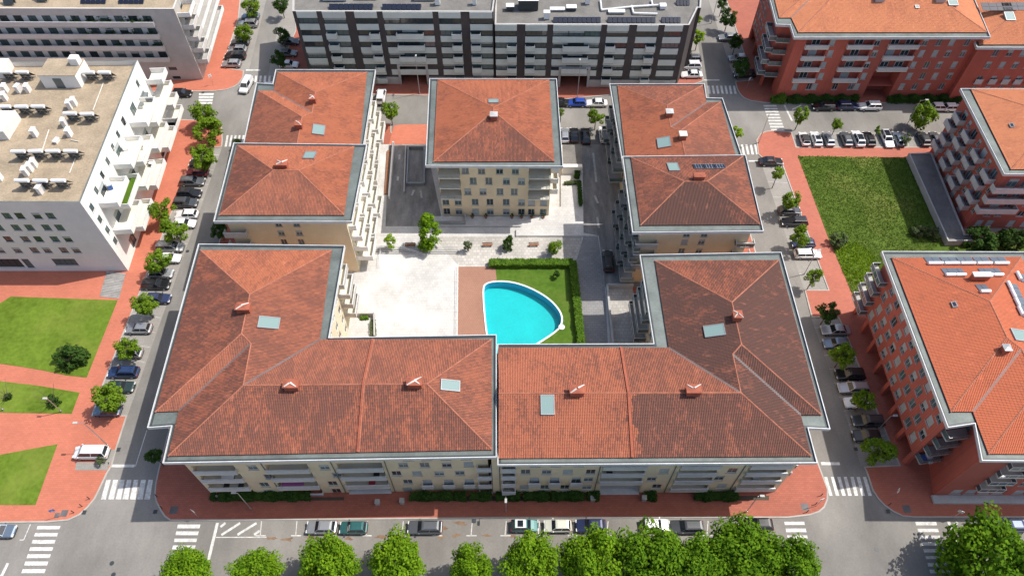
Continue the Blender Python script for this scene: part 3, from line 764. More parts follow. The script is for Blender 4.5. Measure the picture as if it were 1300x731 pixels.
def ridge_at_y(PL, i, j, y):
    p, q = PL[i], PL[j]; x = ((q[2] - p[2]) + (q[1] - p[1]) * y) / (p[0] - q[0]); return Vector((x, y))
def sp_UL(V, isect, plane, zz, PL):
    V['A'] = isect(2, 3, 1); V['b'] = isect(3, 1, 4); V['c'] = isect(5, 1, 4); V['G'] = ridge_at_y(PL, 5, 1, V[0].y)
F_UL = [(2, [2, 3, 'A']), (3, [3, 4, 'b', 'A']), (4, [4, 5, 'c', 'b']), (5, [5, 0, 'G', 'c']), (1, [1, 2, 'A', 'b', 'c', 'G'])]
def sp_UR(V, isect, plane, zz, PL):
    V['A'] = isect(4, 3, 5); V['b'] = isect(3, 5, 2); V['c'] = isect(1, 5, 2); V['G'] = ridge_at_y(PL, 1, 5, V[0].y)
F_UR = [(4, [4, 5, 'A']), (3, [3, 4, 'A', 'b']), (2, [2, 3, 'b', 'c']), (1, [1, 2, 'c', 'G']), (5, [5, 0, 'G', 'c', 'b', 'A'])]
def sp_hip_y(V, isect, plane, zz, PL): V['A'] = isect(0, 1, 3); V['B'] = isect(2, 1, 3)
F_HY = [(0, [0, 1, 'A']), (1, [1, 2, 'B', 'A']), (2, [2, 3, 'B']), (3, [3, 0, 'A', 'B'])]
def sp_hip_x(V, isect, plane, zz, PL): V['A'] = isect(0, 2, 3); V['B'] = isect(0, 2, 1)
F_HX = [(0, [0, 1, 'B', 'A']), (1, [1, 2, 'B']), (2, [2, 3, 'A', 'B']), (3, [3, 0, 'A'])]
def sp_T(V, isect, plane, zz, PL): V['a'] = isect(3, 4, 2); V['b'] = isect(4, 2, 5); V['c'] = isect(0, 5, 2); V['X'] = isect(0, 1, 2)
F_T = [(0, [0, 1, 'X', 'c']), (1, [1, 2, 'X']), (2, [2, 3, 'a', 'b', 'c', 'X']), (3, [3, 4, 'a']), (4, [4, 5, 'b', 'a']), (5, [5, 0, 'c', 'b'])]

# ------------------------------------------------------------------ the seven cream blocks
def zp(x, y, ox, oy, s=s6): return (ox + x / s, oy + y / s)
# --- front left
B = Building('apartment_building', 'cream apartment block with the L-shaped tiled roof left of the pool, at front left', [(206.5, 588), (630.5, 580.5), (630.4, 425), (418, 428.7), (438, 312), (252, 310), (187, 543.3), (217.6, 541)], 15.2)
FL = B
B.eave()
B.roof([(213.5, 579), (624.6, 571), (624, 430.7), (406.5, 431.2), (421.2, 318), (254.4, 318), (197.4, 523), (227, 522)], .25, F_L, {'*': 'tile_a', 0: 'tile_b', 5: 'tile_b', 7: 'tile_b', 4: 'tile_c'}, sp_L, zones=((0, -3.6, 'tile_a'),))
f = B.F[0]
def px_loggias(f, xl, xr, ybot, zs, hh, **k):
    u0, u1 = f.hit(xl, ybot)[0], f.hit(xr, ybot)[0]
    for z in zs: f.loggia(u0, u1, z, z + hh, **k)
rowz = sorted(f.hit(540, y)[1] for y in (621, 611.4, 600.7, 590))
fl = [z - 1.15 for z in rowz]
px_loggias(f, 272, 322.8, 624, fl, 2.3)
px_loggias(f, 359.3, 410, 624, fl, 2.3)
px_loggias(f, 441.5, 495.7, 618, fl[1:], 2.3)
u0, u1 = f.hit(445, 628)[0], f.hit(499, 628)[0]; f.hole(u0, u1, 0.1, fl[1] - .35, .8); f0_ = f; gd_ = (u0, u1, fl[1] - .5); dp_ = [f.hit(x, 620)[0] for x in (354, 437, 500.5, 628)]
for p in ((320.3, 593), (341.5, 604.8), (335.6, 615), (342.4, 624.3), (411.7, 592.7), (428, 602.4), (422.3, 613.4), (427, 622.8), (511.8, 590), (539, 590), (567, 590), (594.8, 589), (503.3, 600.7), (529.6, 600.7), (557.6, 600.7), (583.7, 600), (517.8, 611.4), (517.4, 621)):
    f.winpx(*p, w=1.35, h=1.7)
for x in (518, 541, 566, 592):
    u, z = f.hit(x, 582); f.win(u, rowz[-1] + 2.5, w=1.35, h=1.6)
for x in (543, 570, 596):
    u, z = f.hit(x, 613.5); f.win(u, rowz[1] - .35, w=1.3, h=2.3, sill=False); f.balcony(u - .85, u + .85, rowz[1] - 1.5, .5, 0, 1.0, 'solid', 'balcony_grey')
for z in fl: 
    u = f.hit(617, 620)[0]; f.win(u, z + 1.1, w=1.5, h=2.0, sill=False); f.balcony(u - 1.0, u + 1.0, z, .7, 0, 1.0, 'solid', 'balcony_grey')
f = B.F[3]            # courtyard side facing the pool terrace
for u in (2.0, 5.0, 8.2, 11.4):
    for z in (2.2, 4.95, 7.7, 10.45, 13.0): f.win(u, z, w=1.2, h=1.5)
u = f.L
for z in (3.6, 6.3, 9.0, 11.7): f.balcony(12.8, f.L - .5, z, 1.9 - (z > 9) * .5, 0, 1.0, 'solid', 'light_concrete', 'deck_tiles')
f = B.F[5]
for z in (4.9, 7.7, 10.4): 
    for u in (6, 12, 20, 27): f.win(u, z)
f = B.F[7]
for z in (3.5, 6.2, 8.9, 11.6): f.balcony(.6, 3.2, z, 1.6, 0, 1.0, 'glass', 'white_metal')
B.finish({3: 'cream_wall_pale'})
for e, x, y in ((5, 311, 394), (0, 371.5, 491.5), (0, 527, 488.5)): B.chimney(e, x, y)
B.skylight(3, 341.5, 410.5, 2.0, 3.0); B.skylight(1, 571.5, 490, 1.7, 2.7)
# tile seams of the front wing are raised fire walls
def garage_door(f, u0, u1, h):
    g = MB(); w = u1 - u0; n = 5
    for i in range(n): g.box(.04, w - .04, -.06, 0, .02 + (h - .04) * i / n, (h - .04) * (i + .94) / n)
    f.place('garage_door', g.mesh('garage_door', ['balcony_grey']), u0, .14, -.72)
    g = MB(); g.box(.02, w - .02, -.3, .68, 0, .03); f.place('door_sill', g.mesh('door_sill', ['balcony_grey']), u0, .125, 0)
def downpipes(f, us):
    for u in us:
        g = MB(); g.tube((0, -.07, .15), (0, -.07, f.z1), .06, 6); f.place('downpipe', g.mesh('downpipe', ['gutter_metal']), u, 0)
garage_door(f0_, *gd_); downpipes(f0_, dp_)
def seam(b, e1, e2, xa, ya, xb, yb, m='ridge_clay'):
    g = MB(); p, q = b.on(e1, xa, ya), b.on(e2, xb, yb); r = Vector((p.x * .5 + q.x * .5, 0, 0))
    J = b.V['J']; X = b.V.get('X', b.V.get('G')); t = (p.x - J.x) / (X.x - J.x); yr = J.y + (X.y - J.y) * t; pr = Vector((p.x, yr, b.zz(e1, Vector((p.x, yr)))))
    p.z = b.zz(e1, p.xy); q = Vector((p.x, q.y, b.zz(e2, Vector((p.x, q.y)))))
    for a, c in ((p, pr), (pr, q)):
        g.hexa([Vector((a.x - .1, a.y, a.z)), Vector((a.x + .1, a.y, a.z)), Vector((c.x + .1, c.y, c.z)), Vector((c.x - .1, c.y, c.z)), Vector((a.x - .1, a.y, a.z + .3)), Vector((a.x + .1, a.y, a.z + .3)), Vector((c.x + .1, c.y, c.z + .3)), Vector((c.x - .1, c.y, c.z + .3))])
        g.hexa([Vector((a.x + .12, a.y, a.z)), Vector((a.x + .30, a.y, a.z)), Vector((c.x + .30, c.y, c.z)), Vector((c.x + .12, c.y, c.z)), Vector((a.x + .12, a.y, a.z + .17)), Vector((a.x + .30, a.y, a.z + .17)), Vector((c.x + .30, c.y, c.z + .17)), Vector((c.x + .12, c.y, c.z + .17))], 1)
    g.build('fire_wall', ['chimney_clay', m], b.roofo)
seam(B, 0, 2, 454, 574, 470, 431)

# --- front right
B = Building('apartment_building', 'cream apartment block with the L-shaped tiled roof right of the pool, at front right', [(631.6, 590.5), (1037.7, 587.8), (1026, 543.5), (1054, 545), (991.7, 320.4), (811.9, 323.7), (829.6, 436.3), (631.6, 437)], 14.0, [1.3, 1.3, 1.3, 1.3, 1.3, 1.3, 1.3, -.85])
FR = B
B.eave()
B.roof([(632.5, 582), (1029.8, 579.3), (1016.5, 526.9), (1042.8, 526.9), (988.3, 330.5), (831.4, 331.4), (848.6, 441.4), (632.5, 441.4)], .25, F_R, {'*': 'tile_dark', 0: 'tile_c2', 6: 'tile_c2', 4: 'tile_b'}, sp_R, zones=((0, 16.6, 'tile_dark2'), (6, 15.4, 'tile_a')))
f = B.F[0]
rowz = sorted(f.hit(700, y)[1] for y in (618.2, 608.4, 598.7)); rowz.append(rowz[-1] + 2.62); fl = [z - 1.15 for z in rowz]; fl_fr = list(fl)
px_loggias(f, 757.8, 809.5, 622, fl[1:], 2.3)
u0, u1 = f.hit(759, 628)[0], f.hit(810, 628)[0]; f.hole(u0, u1, .1, fl[1] - .35, .8); garage_door(f, u0, u1, fl[1] - .5); downpipes(f, [f.hit(x, 620)[0] for x in (635, 755, 845, 927)])
px_loggias(f, 848.6, 894.4, 624, fl, 2.3)
px_loggias(f, 930, 977, 624, fl, 2.3)
for p in ((667.2, 598.7), (694, 598.7), (721, 598.7), (750, 598.7), (747, 608.4), (665.5, 618.2), (691.8, 618.2), (717, 618.2), (745, 618.2), (843, 597.7), (827.4, 607.5), (833.8, 617.2), (930, 597), (913, 606.6), (916.4, 616.5)):
    f.winpx(*p, w=1.35, h=1.7)
for x in (678.4, 703.9, 731.3):
    u, z = f.hit(x, 610); f.win(u, rowz[1] - .35, w=1.3, h=2.3, sill=False); f.balcony(u - .85, u + .85, rowz[1] - 1.5, .5, 0, 1.0)
    f.win(u, rowz[3] + .1, w=1.35, h=1.6)
for z in fl:
    u = f.hit(646, 620)[0]; f.win(u, z + 1.1, w=1.5, h=2.0, sill=False); f.balcony(u - 1.0, u + 1.0, z, .7, 0, 1.0)
f = B.F[5]           # towards the sunken court
for u in (10, 12.2, 14.2):
    for z in (2.2, 4.9, 7.6, 10.3): f.win(u, z, w=1.1, h=1.4)
for i, z in enumerate((3.4, 6.1, 8.8, 11.2)): f.balcony(1.0 + .5 * i, 8.6, z, 2.0 - .25 * i, 0, 1.0, 'glass', 'white_metal')
f = B.F[1]
for z in (3.5, 6.2, 8.9): f.balcony(1.2, 3.8, z, 1.5, 0, 1.0, 'glass', 'white_metal')
B.finish({5: 'cream_wall_pale'})
B.chimney(0, 732, 498.5); B.chimney(0, 879, 498); B.chimney(5, 934.5, 404, w=1.2)
B.skylight(5, 907, 420.5, 2.0, 3.0); B.skylight(0, 695, 514, 1.9, 2.8)
seam(B, 0, 6, 802, 581, 786, 441, 'chimney_clay')

# --- middle of the courtyard
B = Building('apartment_building', 'square cream block with a pyramid tiled roof standing above the courtyard', [(540, 210.8), (715, 211.8), (706.7, 100.5), (545.2, 100.5)], 15.2, [1.7, 1.9, 1.5, 1.9])
CB = B
B.eave()
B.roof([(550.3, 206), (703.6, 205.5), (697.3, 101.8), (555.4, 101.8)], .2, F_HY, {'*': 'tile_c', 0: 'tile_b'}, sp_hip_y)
f = B.F[0]
def zrow(f, ys, x): return sorted(f.hit(x, 180 + y / s4)[1] for y in ys)
rz5 = zrow(f, (350, 302, 250, 197, 145), 640)
L5 = ((967, 1028, 1113, 1187, 1268, 1267 + 78, 1258 + 137, 1258 + 197),) * 2 + ((1080, 1155, 1238, 1258 + 50), (1110, 1185, 1270, 1258 + 10 + 75), (1075, 1152, 1238, 1258 + 55))
for z, xs in zip(rz5, L5):
    for x in xs:
        u = f.hit(320 + x / s4, 180 + 300 / s4)[0]
        f.win(u, z, w=1.3, h=1.75)
uA, uB = f.hit(320 + 1042 / s4, 240)[0], f.hit(640 + 122 / s4, 240)[0]
for z in rz5[2:]:
    f.loggia(.15, uA, z - 1.2, z + 1.15, 1.8, .9, 'rail', 'grey_metal'); f.loggia(uB, f.L - .15, z - 1.2, z + 1.15, 1.8, .9, 'rail', 'grey_metal')
f = B.F[1]
for z in (5.6, 8.4, 11.1): f.balcony(1.0, 8.5, z, 1.5, 0, 1.0, 'solid', 'white_wall', 'deck_tiles')
B.finish()
B.chimney(0, 627, 151, cap='light_concrete', w=1.2, white=False); B.skylight(2, 626.5, 130, 1.9, 1.4)

# --- middle left
B = Building('apartment_building', 'cream block with a hipped tiled roof just behind the front left block', [(271, 281.8), (447, 281.8), (466, 184), (296.5, 182)], 15.6, [1.5, 1.6, 1.3, 1.3])
ML = B
B.eave()
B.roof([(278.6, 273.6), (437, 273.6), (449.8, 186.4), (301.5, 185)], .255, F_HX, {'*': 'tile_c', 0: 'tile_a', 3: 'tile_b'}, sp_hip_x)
f = B.F[0]
for x, y in ((145, 455), (235, 455), (160, 500), (245, 500), (130, 410), (220, 410)): f.winpx(320 + x / s4, 180 + y / s4, w=1.1, h=1.4)
u0 = f.hit(305, 285)[0]
for z in (5.5, 8.3, 11.1): f.balcony(-.9, 2.9, z, 1.0, 0, 1.0, 'solid', 'light_concrete')
def stack(f, spans, zs, outs, style='solid', m='white_wall', floor='deck_tiles'):
    for k, z in enumerate(zs):
        for i, (a, b) in enumerate(spans): f.balcony(a, b, z, outs[k % len(outs)] - .3 * (i % 2), 0, 1.0, style, m, floor)
f = B.F[1]
stack(f, [(.6, 5.2), (5.9, 10.2), (10.9, 15.6)], (2.9, 5.6, 8.4, 11.2), (2.9, 2.4, 1.9, 1.3))
for z in (4.2, 6.9, 9.6, 12.4):
    for u in (2.5, 7.5, 13): f.win(u, z, 1.5, 2.0, False)
B.finish({1: 'cream_wall_pale'})
B.chimney(2, 359, 212.5); B.skylight(2, 393.5, 198.5, 2.0, 2.4)

# --- back left
B = Building('apartment_building', 'cream block with a stepped tiled roof at the back left of the courtyard', [(306, 197), (460, 197), (477.1, 89.3), (350, 88.8), (346, 107), (325.5, 105.8)], 12.7, [.9, 1.6, 1.3, 1.3, 1.3, 1.3])
UL = B
B.eave()
B.roof([(307, 197), (456.3, 197), (466, 92.2), (352.5, 92.2), (347.4, 116), (327.9, 116)], .245, F_UL, {'*': 'tile_c', 5: 'tile_a'}, sp_UL)
f = B.F[1]
stack(f, [(1.2, 6.0), (6.8, 12.0), (12.8, 18.4)], (2.9, 5.6, 8.3, 10.6), (2.7, 2.2, 1.7, 1.2))
for z in (4.2, 6.9, 9.6, 11.6):
    for u in (3.5, 9.5, 15.5): f.win(u, z, 1.5, 2.0, False)
B.finish({1: 'cream_wall_pale'})
B.chimney(1, 398, 129.5, cap='mortar_white', w=1.2); B.chimney(1, 380.5, 162, w=1.2); B.skylight(1, 404.5, 166, 2.6, 2.2)

# --- middle right
B = Building('apartment_building', 'cream block with three solar panels on its hipped roof, behind the front right block', [(802.8, 295.8), (969.5, 294), (946.6, 197.3), (790, 199)], 15.6, [1.5, 1.3, 1.3, 1.8])
MR = B
B.eave()
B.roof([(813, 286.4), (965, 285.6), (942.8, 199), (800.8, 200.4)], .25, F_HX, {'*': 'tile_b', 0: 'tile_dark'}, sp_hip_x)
f = B.F[0]
for x, y in ((900, 500), (985, 500), (885, 545), (972, 545), (912, 462), (1000, 462)): f.winpx(640 + x / s4, 180 + y / s4, w=1.1, h=1.4)
for z in (5.5, 8.3, 11.1): f.balcony(-.8, 3.0, z, 1.1, 0, 1.0, 'solid', 'light_concrete'); f.balcony(f.L - 2.2, f.L + .9, z, 1.1, 0, 1.0, 'glass', 'white_metal')
f = B.F[3]
stack(f, [(.8, 4.4), (5.0, 9.0), (9.6, 13.0), (13.6, 16.8)], (2.9, 5.6, 8.4, 11.2), (2.6, 2.2, 1.8, 1.4), 'glass', 'grey_metal', 'light_concrete')
for z in (4.2, 6.9, 9.6, 12.4):
    for u in (2.5, 7.5, 13): f.win(u, z, 1.5, 2.0, False)
B.finish()
B.chimney(2, 886.5, 228, cap='chimney_clay', w=1.7, d=.9, white=False); B.skylight(2, 854.5, 213.5, 1.9, 2.6)
# --- back right
B = Building('apartment_building', 'cream block with a stepped tiled roof at the back right of the courtyard', [(791, 213), (946.7, 213), (917.3, 125.2), (897, 124.7), (894.4, 106.9), (773.6, 106.9)], 12.7, [.9, 1.3, 1.3, 1.3, 1.3, 1.8])
UR = B
B.eave()
B.roof([(795.6, 213), (938, 213), (914.8, 129.8), (897, 131), (891.9, 108.9), (783.8, 109.4)], .245, F_UR, {'*': 'tile_a', 5: 'tile_c'}, sp_UR)
f = B.F[5]
stack(f, [(1.0, 5.0), (5.8, 10.4), (11.2, 16.2)], (2.9, 5.6, 8.3, 10.6), (2.6, 2.2, 1.8, 1.4), 'glass', 'grey_metal', 'light_concrete')
for z in (4.2, 6.9, 9.6):
    for u in (3.5, 9.5, 15.5): f.win(u, z, 1.5, 2.0, False)
B.finish()
B.chimney(5, 849, 147, cap='light_concrete', w=1.2, white=False); B.chimney(5, 866, 175.5, w=1.2, white=False); B.skylight(5, 843, 182, 2.6, 2.4)

# ------------------------------------------------------------------ red brick blocks
# --- front right brick block on columns
B = Building('brick_apartment_building', 'red brick block with arcade columns and solar tanks on its roof, right front', [(1246, 585), (1660, 588), (1640, 428), (1346, 426), (1302, 320), (1118.9, 319.4), (1203, 543), (1237, 538)], 15.5, 1.0, 'red_brick')
BF = B
B.eave()
B.roof([(1254.5, 576.3), (1645, 578), (1630, 434), (1352, 434), (1296, 326.5), (1131.6, 327.6), (1206.6, 522.8), (1234.6, 522.8)], .25, F_L, 'tile_new', sp_L)
f = B.F[5]; ua = 0.0
f.z0 = 3.6; B.F[4].z0 = 3.6; B.F[6].z0 = 3.6
N = 10
for i in range(N):
    u = 4.6 + i * (f.L - 6.5) / (N - 1)
    for k, z in enumerate((5.2, 7.9, 10.6, 13.2)):
        f.win(u + (.4 if k % 2 else -.3), z, w=1.35, h=1.75, shut=random.choice([0, .35, .6, .92, .92]))
for i, z in enumerate((3.7, 6.4, 9.1, 11.8)): f.balcony(-.9, 3.2, z, 1.3, 0, 1.0, 'glass', 'white_metal')
f = B.F[6]
for z in (3.7, 6.4, 9.1, 11.8): f.balcony(.3, f.L - .2, z, 1.5, 0, 1.0, 'glass', 'grey_metal')
f = B.F[0]
for x in (1140 + 755 / 6.094,):
    u = f.hit(1140 + 560 / 6.094, 623)[0]; u1 = f.hit(1140 + 790 / 6.094, 623)[0]
for i, z in enumerate((3.7, 6.4, 9.1, 11.8)):
    f.loggia(u, u1 - .8, z, z + 2.3, 1.6, .8, 'glass', 'white_metal'); f.loggia(u1 + 4.5, u1 + 12, z, z + 2.3, 1.6, .8, 'glass', 'white_metal')
    f.loggia(u1 + 17, u1 + 25, z, z + 2.3, 1.6, .8, 'glass', 'white_metal')
    for du in (2.0, 14.5): f.win(u1 + du, z + 1.3, w=1.2, h=1.4)
for x in (1204, 1222, 1240, 1257, 1283, 1310):
    uu = f.hit(x, 632)[0]; f.win(uu, 1.8, w=1.6, h=1.5, shut=.92)
B.finish()
fa = B.F[5]; g = MB(); g.face([(*p, 3.6) for p in [B.wall[3], B.wall[4], B.wall[5], B.wall[6], B.wall[7], B.wall[2]][:5]]); g.build('soffit', ['red_brick'], B.root)
for i in range(8):
    u = .35 + i * (fa.L - .7) / 7; p = fa.p0 + fa.t * u - fa.n * .4
    g = MB(); g.box(p.x - .35, p.x + .35, p.y - .35, p.y + .35, .1, 3.6); g.build('column', ['red_brick'], B.root)
w4, w5 = B.wall[4], B.wall[6]
g = MB(); g.box(w5.x + 4.5, w4.x - .1, w5.y + .3, w4.y - .3, .1, 3.59); g.build('arcade_wall', ['red_brick'], B.root)
B.chimney(6, 1273.5, 446, cap='grey_metal', w=.9, d=.9, white=False); B.skylight(3, 1296, 427, 2.0, 3.2); B.skylight(5, 1211, 387.5, 1.0, .7, 'panel_dark')
B.chimney(4, 1241.5, 355, 'tile_new', 'pvc', w=2.6, d=.7, h=1.3, white=False)
g = MB(); a, b_ = G(1182, 632.5), G(1420, 632.5); g.box(a.x, b_.x, a.y - .9, B.wall[0].y - .05, .1, .5); o = g.build('plinth', ['light_concrete'], B.root)

# --- right middle brick block
B = Building('brick_apartment_building', 'red brick block with staggered balconies beside the weedy field', [(1274.6, 221.5), (1480, 223), (1420, 113), (1218.8, 113)], 15.5, 1.0, 'red_brick')
BM = B
B.eave()
B.roof([(1283, 215.6), (1470, 216), (1410, 113.7), (1232, 113.7)], .25, F_HX, 'tile_peach', sp_hip_x)
f = B.F[3]
for k, z in enumerate((3.2, 5.9, 8.6, 11.3)):
    for i in range(4):
        u0 = .7 + i * 5.2 + (1.0 if k % 2 else 0)
        if u0 + 3 < f.L: f.balcony(u0, u0 + 2.9, z, 1.4, 0, 1.0, 'solid', 'balcony_grey'); f.win(u0 + 1.5, z + 1.1, 1.6, 2.0, False)
        if u0 + 4.4 < f.L: f.win(u0 + 4.0, z + 1.3, 1.0, 1.4)
for u in (2, 5, 9, 13, 17): f.win(u, 1.6, 1.3, 1.6, shut=.92)
f = B.F[0]
for k, z in enumerate((5.9, 8.6, 11.3)):
    f.balcony(-.9, 6.2 + .5 * k, z, 1.5, 0, 1.0, 'solid', 'balcony_grey'); f.win(2.6, z + 1.1, 1.8, 2.0, False); f.win(5, z + 1.1, 1.4, 2.0, False)
for x in (2.2, 4.2, 8.3, 11, 14.5, 18):
    f.win(x, 1.6, 1.3, 1.6, shut=.92); f.win(x + .4, 4.3, 1.3, 1.4)
    if x > 7:
        for z in (7.1, 9.8, 12.4): f.win(x, z, 1.3, 1.4)
B.finish()
B.skylight(3, 1284, 160.5, 1.0, .7, 'panel_dark')

# --- top right brick block
B = Building('brick_apartment_building', 'long red brick block with white balconies and a hedge along its front, at top right', [(1008, 48.3), (1257.5, 47.8), (1222, -36), (968, -36), (985.3, 31.8), (1003, 32.6)], 16.5, 1.0, 'red_brick')
BT = B
B.eave()
B.roof([(1013.2, 42), (1253, 42), (1220, -33), (975, -33), (989, 23.4), (1004.3, 23.4)], .25, F_T, 'tile_peach', sp_T)
f = B.F[0]
zr = sorted(f.hit(1150, y / s4)[1] for y in (432, 380, 325, 268, 212))
def u97(x, y): return f.hit(970 + x / s4, y / s4)[0]
for k, z in enumerate(zr):
    for x, y in ((278, 380), (490, 385), (720, 380), (783, 385), (845, 385), (915, 390), (965, 395)):
        f.win(u97(x, y) + (.25 if k % 2 else -.2), z, w=1.15, h=1.65, shut=random.choice([0, .35, .92, .92]), mull=1)
    if k:
        a, b_ = u97(140, 400), u97(250, 400); f.loggia(a, b_, z - 1.25, z + 1.1, .9, .6, 'solid', 'balcony_grey', ph=.75)
        a, b_ = u97(340, 400), u97(460, 400); f.loggia(a, b_, z - 1.25, z + 1.1, .9, .6, 'solid', 'balcony_grey', ph=.75)
        if k > 1:
            a, b_ = u97(560, 350), u97(705, 350); f.loggia(a, b_, z - 1.25, z + 1.1, .9, .6, 'solid', 'balcony_grey', ph=.75)
    else:
        for x in (160, 230, 360, 440): f.win(u97(x, 420), z, w=1.15, h=1.65)
a, b_ = u97(510, 440), u97(640, 440); f.hole(a, b_, .1, zr[1] + 1.2, 3.2)
f = B.F[3]
f.z0 = B.F[4].z0 = 3.6
for z in (4.0, 6.9, 9.8, 12.7):
    f.balcony(f.L - 4.2, f.L + .8, z, 1.5, 0, 1.0, 'glass', 'white_metal')
    for u in (1.5, 3.5, 5.5, 7.5): f.win(u, z + 1.4, w=1.1, h=1.4)
    B.F[4].balcony(0, B.F[4].L, z, 1.4, 0, 1.0, 'glass', 'grey_metal')
B.finish()
for i in range(4):
    u = .4 + i * (f.L - 1) / 3; p = f.p0 + f.t * u - f.n * .4; g = MB(); g.box(p.x - .3, p.x + .3, p.y - .3, p.y + .3, .1, 3.6); g.build('column', ['red_brick'], B.root)
g = MB(); g.face([(*p, 3.6) for p in [B.wall[i] for i in range(6)]]); g.build('soffit', ['red_brick'], B.root)
w3 = B.wall[3]; g = MB(); g.box(w3.x + 3.5, w3.x + 10, B.wall[4].y + .5, w3.y - .5, .1, 3.59); g.build('arcade_wall', ['red_brick'], B.root)
B.chimney(0, 1116, 2, 'light_concrete', 'pvc', w=1.9, d=.8, white=False); B.chimney(0, 1193, 2.5, 'light_concrete', 'pvc', w=1.9, d=.8, white=False); B.skylight(0, 1209, 5, 2.0, 1.4); B.skylight(0, 1163.5, 10, .8, .8)
B = Building('brick_apartment_building', 'red brick wing with dark solar panels on its tiled roof, top right corner', [(1240, 61), (1480, 62), (1410, -34), (1206, -34)], 14.8, 1.0, 'red_brick')
BT2 = B
B.eave()
B.roof([(1243, 57.5), (1470, 57.5), (1405, -30), (1210, -30)], .25, F_HX, 'tile_peach', sp_hip_x)
f = B.F[0]
zr = sorted(f.hit(1270, y / s4)[1] for y in (395, 325, 265))
for z in zr + [zr[0] - 2.8, zr[0] + 8.4]:
    for x in (1100, 1170, 1235, 1298, 1360):
        u = f.hit(970 + x / s4, 90)[0]; f.win(u, z, w=1.2, h=1.6); 
        if z < 9 and z > 3: f.balcony(u - .8, u + .8, z - 1.0, .4, 0, 1.0)
B.finish()
B.skylight(0, 1281, 22, 2.0, 2.2)

# ------------------------------------------------------------------ flat roofed blocks
def flat_roof(B, z, par=1.0, th=.35, m='white_wall', floor='roof_gravel', cap=None):
    g = MB(); I = inset(B.wall, th); n = len(I); O = B.wall
    g.face([(*p, z - par) for p in I]); g.build('roof', [floor], B.root); g = MB()
    for i in range(n):
        j = (i + 1) % n
        g.face([(*O[i], z), (*O[j], z), (*I[j], z), (*I[i], z)], 1); g.face([(*I[j], z - par), (*I[i], z - par), (*I[i], z), (*I[j], z)], 0)
    g.build('parapet', [m, cap or m], B.root)
def wbox(root, name, x0, x1, y0, y1, z0, z1, m):
    g = MB(); g.box(x0, x1, y0, y1, z0, z1); return g.build(name, [m], root)
# --- white block on the left
ZW = 18.5
B = Building('apartment_building', 'white apartment block with a sandy flat roof and stepped white balconies, at left', [(-150, 257), (101.8, 257), (174.3, 76.3), (-100, 80)], ZW, 0, 'white_wall', ztop=ZW)
WB = B
f = B.F[0]
def zl(x, y): return (x / s4, 180 + y / s4)
for ys, xs in ((370, (35, 98, 184, 252)), (428, (80, 147, 232, 297)), (486, (127, 192, 274, 338)), (541, (172, 235, 318, 380))):
    for x in xs: f.winpx(*zl(x, ys), w=1.35, h=1.5, shut=random.choice([0, 0, 0, .35]), frame='trim')
    d = xs[0] - xs[1]
    for k in (1, 2):
        f.winpx(*zl(xs[0] - 86 * k, ys), w=1.35, h=1.5, frame='trim')
f.winpx(*zl(325, 600), w=4.2, h=1.9, mull=3, shut=0, frame='trim'); f.winpx(*zl(45, 605), w=4.6, h=2.4, mull=3, shut=0, frame='trim'); f.winpx(*zl(140, 607), w=1.3, h=2.6, mull=0, shut=0, frame='trim', pane='window_teal')
f.winpx(*zl(-100, 605), w=4.6, h=2.4, mull=3, shut=0, frame='trim')
f = B.F[1]
DECKS = {14.4: [((160.2, 223.5), (148.7, 257)), ((178.6, 172), (167.5, 208)), ((196, 123), (186, 155)), ((210.8, 86), (205.8, 100.8))],
         11.4: [((177, 220), (166.4, 259)), ((192, 171), (183.5, 205)), ((218, 102), (199.7, 155))],
         8.35: [((177, 253.8), (168, 291)), ((210, 155), (202, 188)), ((226.8, 117), (220, 133)), ((194.6, 203), (186, 236))],
         5.3: [((192, 252), (183, 287.5)), ((224, 150), (214, 187)), ((208.8, 201.7), (199.5, 235)), ((233, 133), (223, 160))]}
for zt, L in DECKS.items():
    for p, q in L:
        ub, uf = (G(*p, zt).xy - f.p0).dot(f.t), (G(*q, zt).xy - f.p0).dot(f.t)
        f.balcony(uf, ub, zt - 1.05, 3.2, 0, 1.05, 'solid', 'white_wall', 'deck_tiles')
        f.win((uf + ub) / 2, zt + .1, 2.2, 2.1, False, 2, shut=random.choice([0, .4]), frame='trim')
for x, y in ((116.7, 263.6), (127, 278.7), (136.6, 292), (146.5, 306)): f.winpx(x, y, w=1.1, h=1.5, shut=0, frame='trim')
for x, y in ((157.7, 156.8), (150.3, 171.5), (144, 188), (138, 207), (131, 224), (175.7, 108), (158, 155), (123, 243)):
    u, _ = f.hit(x, y); f.win(u, 15.9, w=1.0, h=1.5, shut=0, frame='trim')
for u in (6, 14, 22, 30):
    f.win(u, 1.8, 2.2, 2.4, False, 1, shut=0, frame='trim')
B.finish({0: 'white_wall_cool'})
flat_roof(B, ZW, 1.0, .3, 'white_wall', 'roof_gravel', 'gutter_metal')
zr_ = ZW - 1.0
a, b_ = G(58, 112, zr_), G(104, 112, zr_); c = G(68, 82, zr_)
hh_ = wbox(B.root, 'stair_house', a.x, b_.x, a.y, a.y + 5.0, zr_ + .01, zr_ + 2.8, 'white_wall')
wbox(hh_, 'roof_slab', a.x - .06, b_.x + .06, a.y - .06, a.y + 5.06, zr_ + 2.803, zr_ + 2.9, 'roof_gravel')
wbox(hh_, 'door', a.x + 2.3, a.x + 3.9, a.y - .06, a.y - .004, zr_ + .02, zr_ + 2.2, 'window_teal')
wbox(hh_, 'roof_cowl', b_.x - 1.7, b_.x - .1, a.y + 2.9, a.y + 4.3, zr_ + 2.903, zr_ + 4.3, 'white_wall')
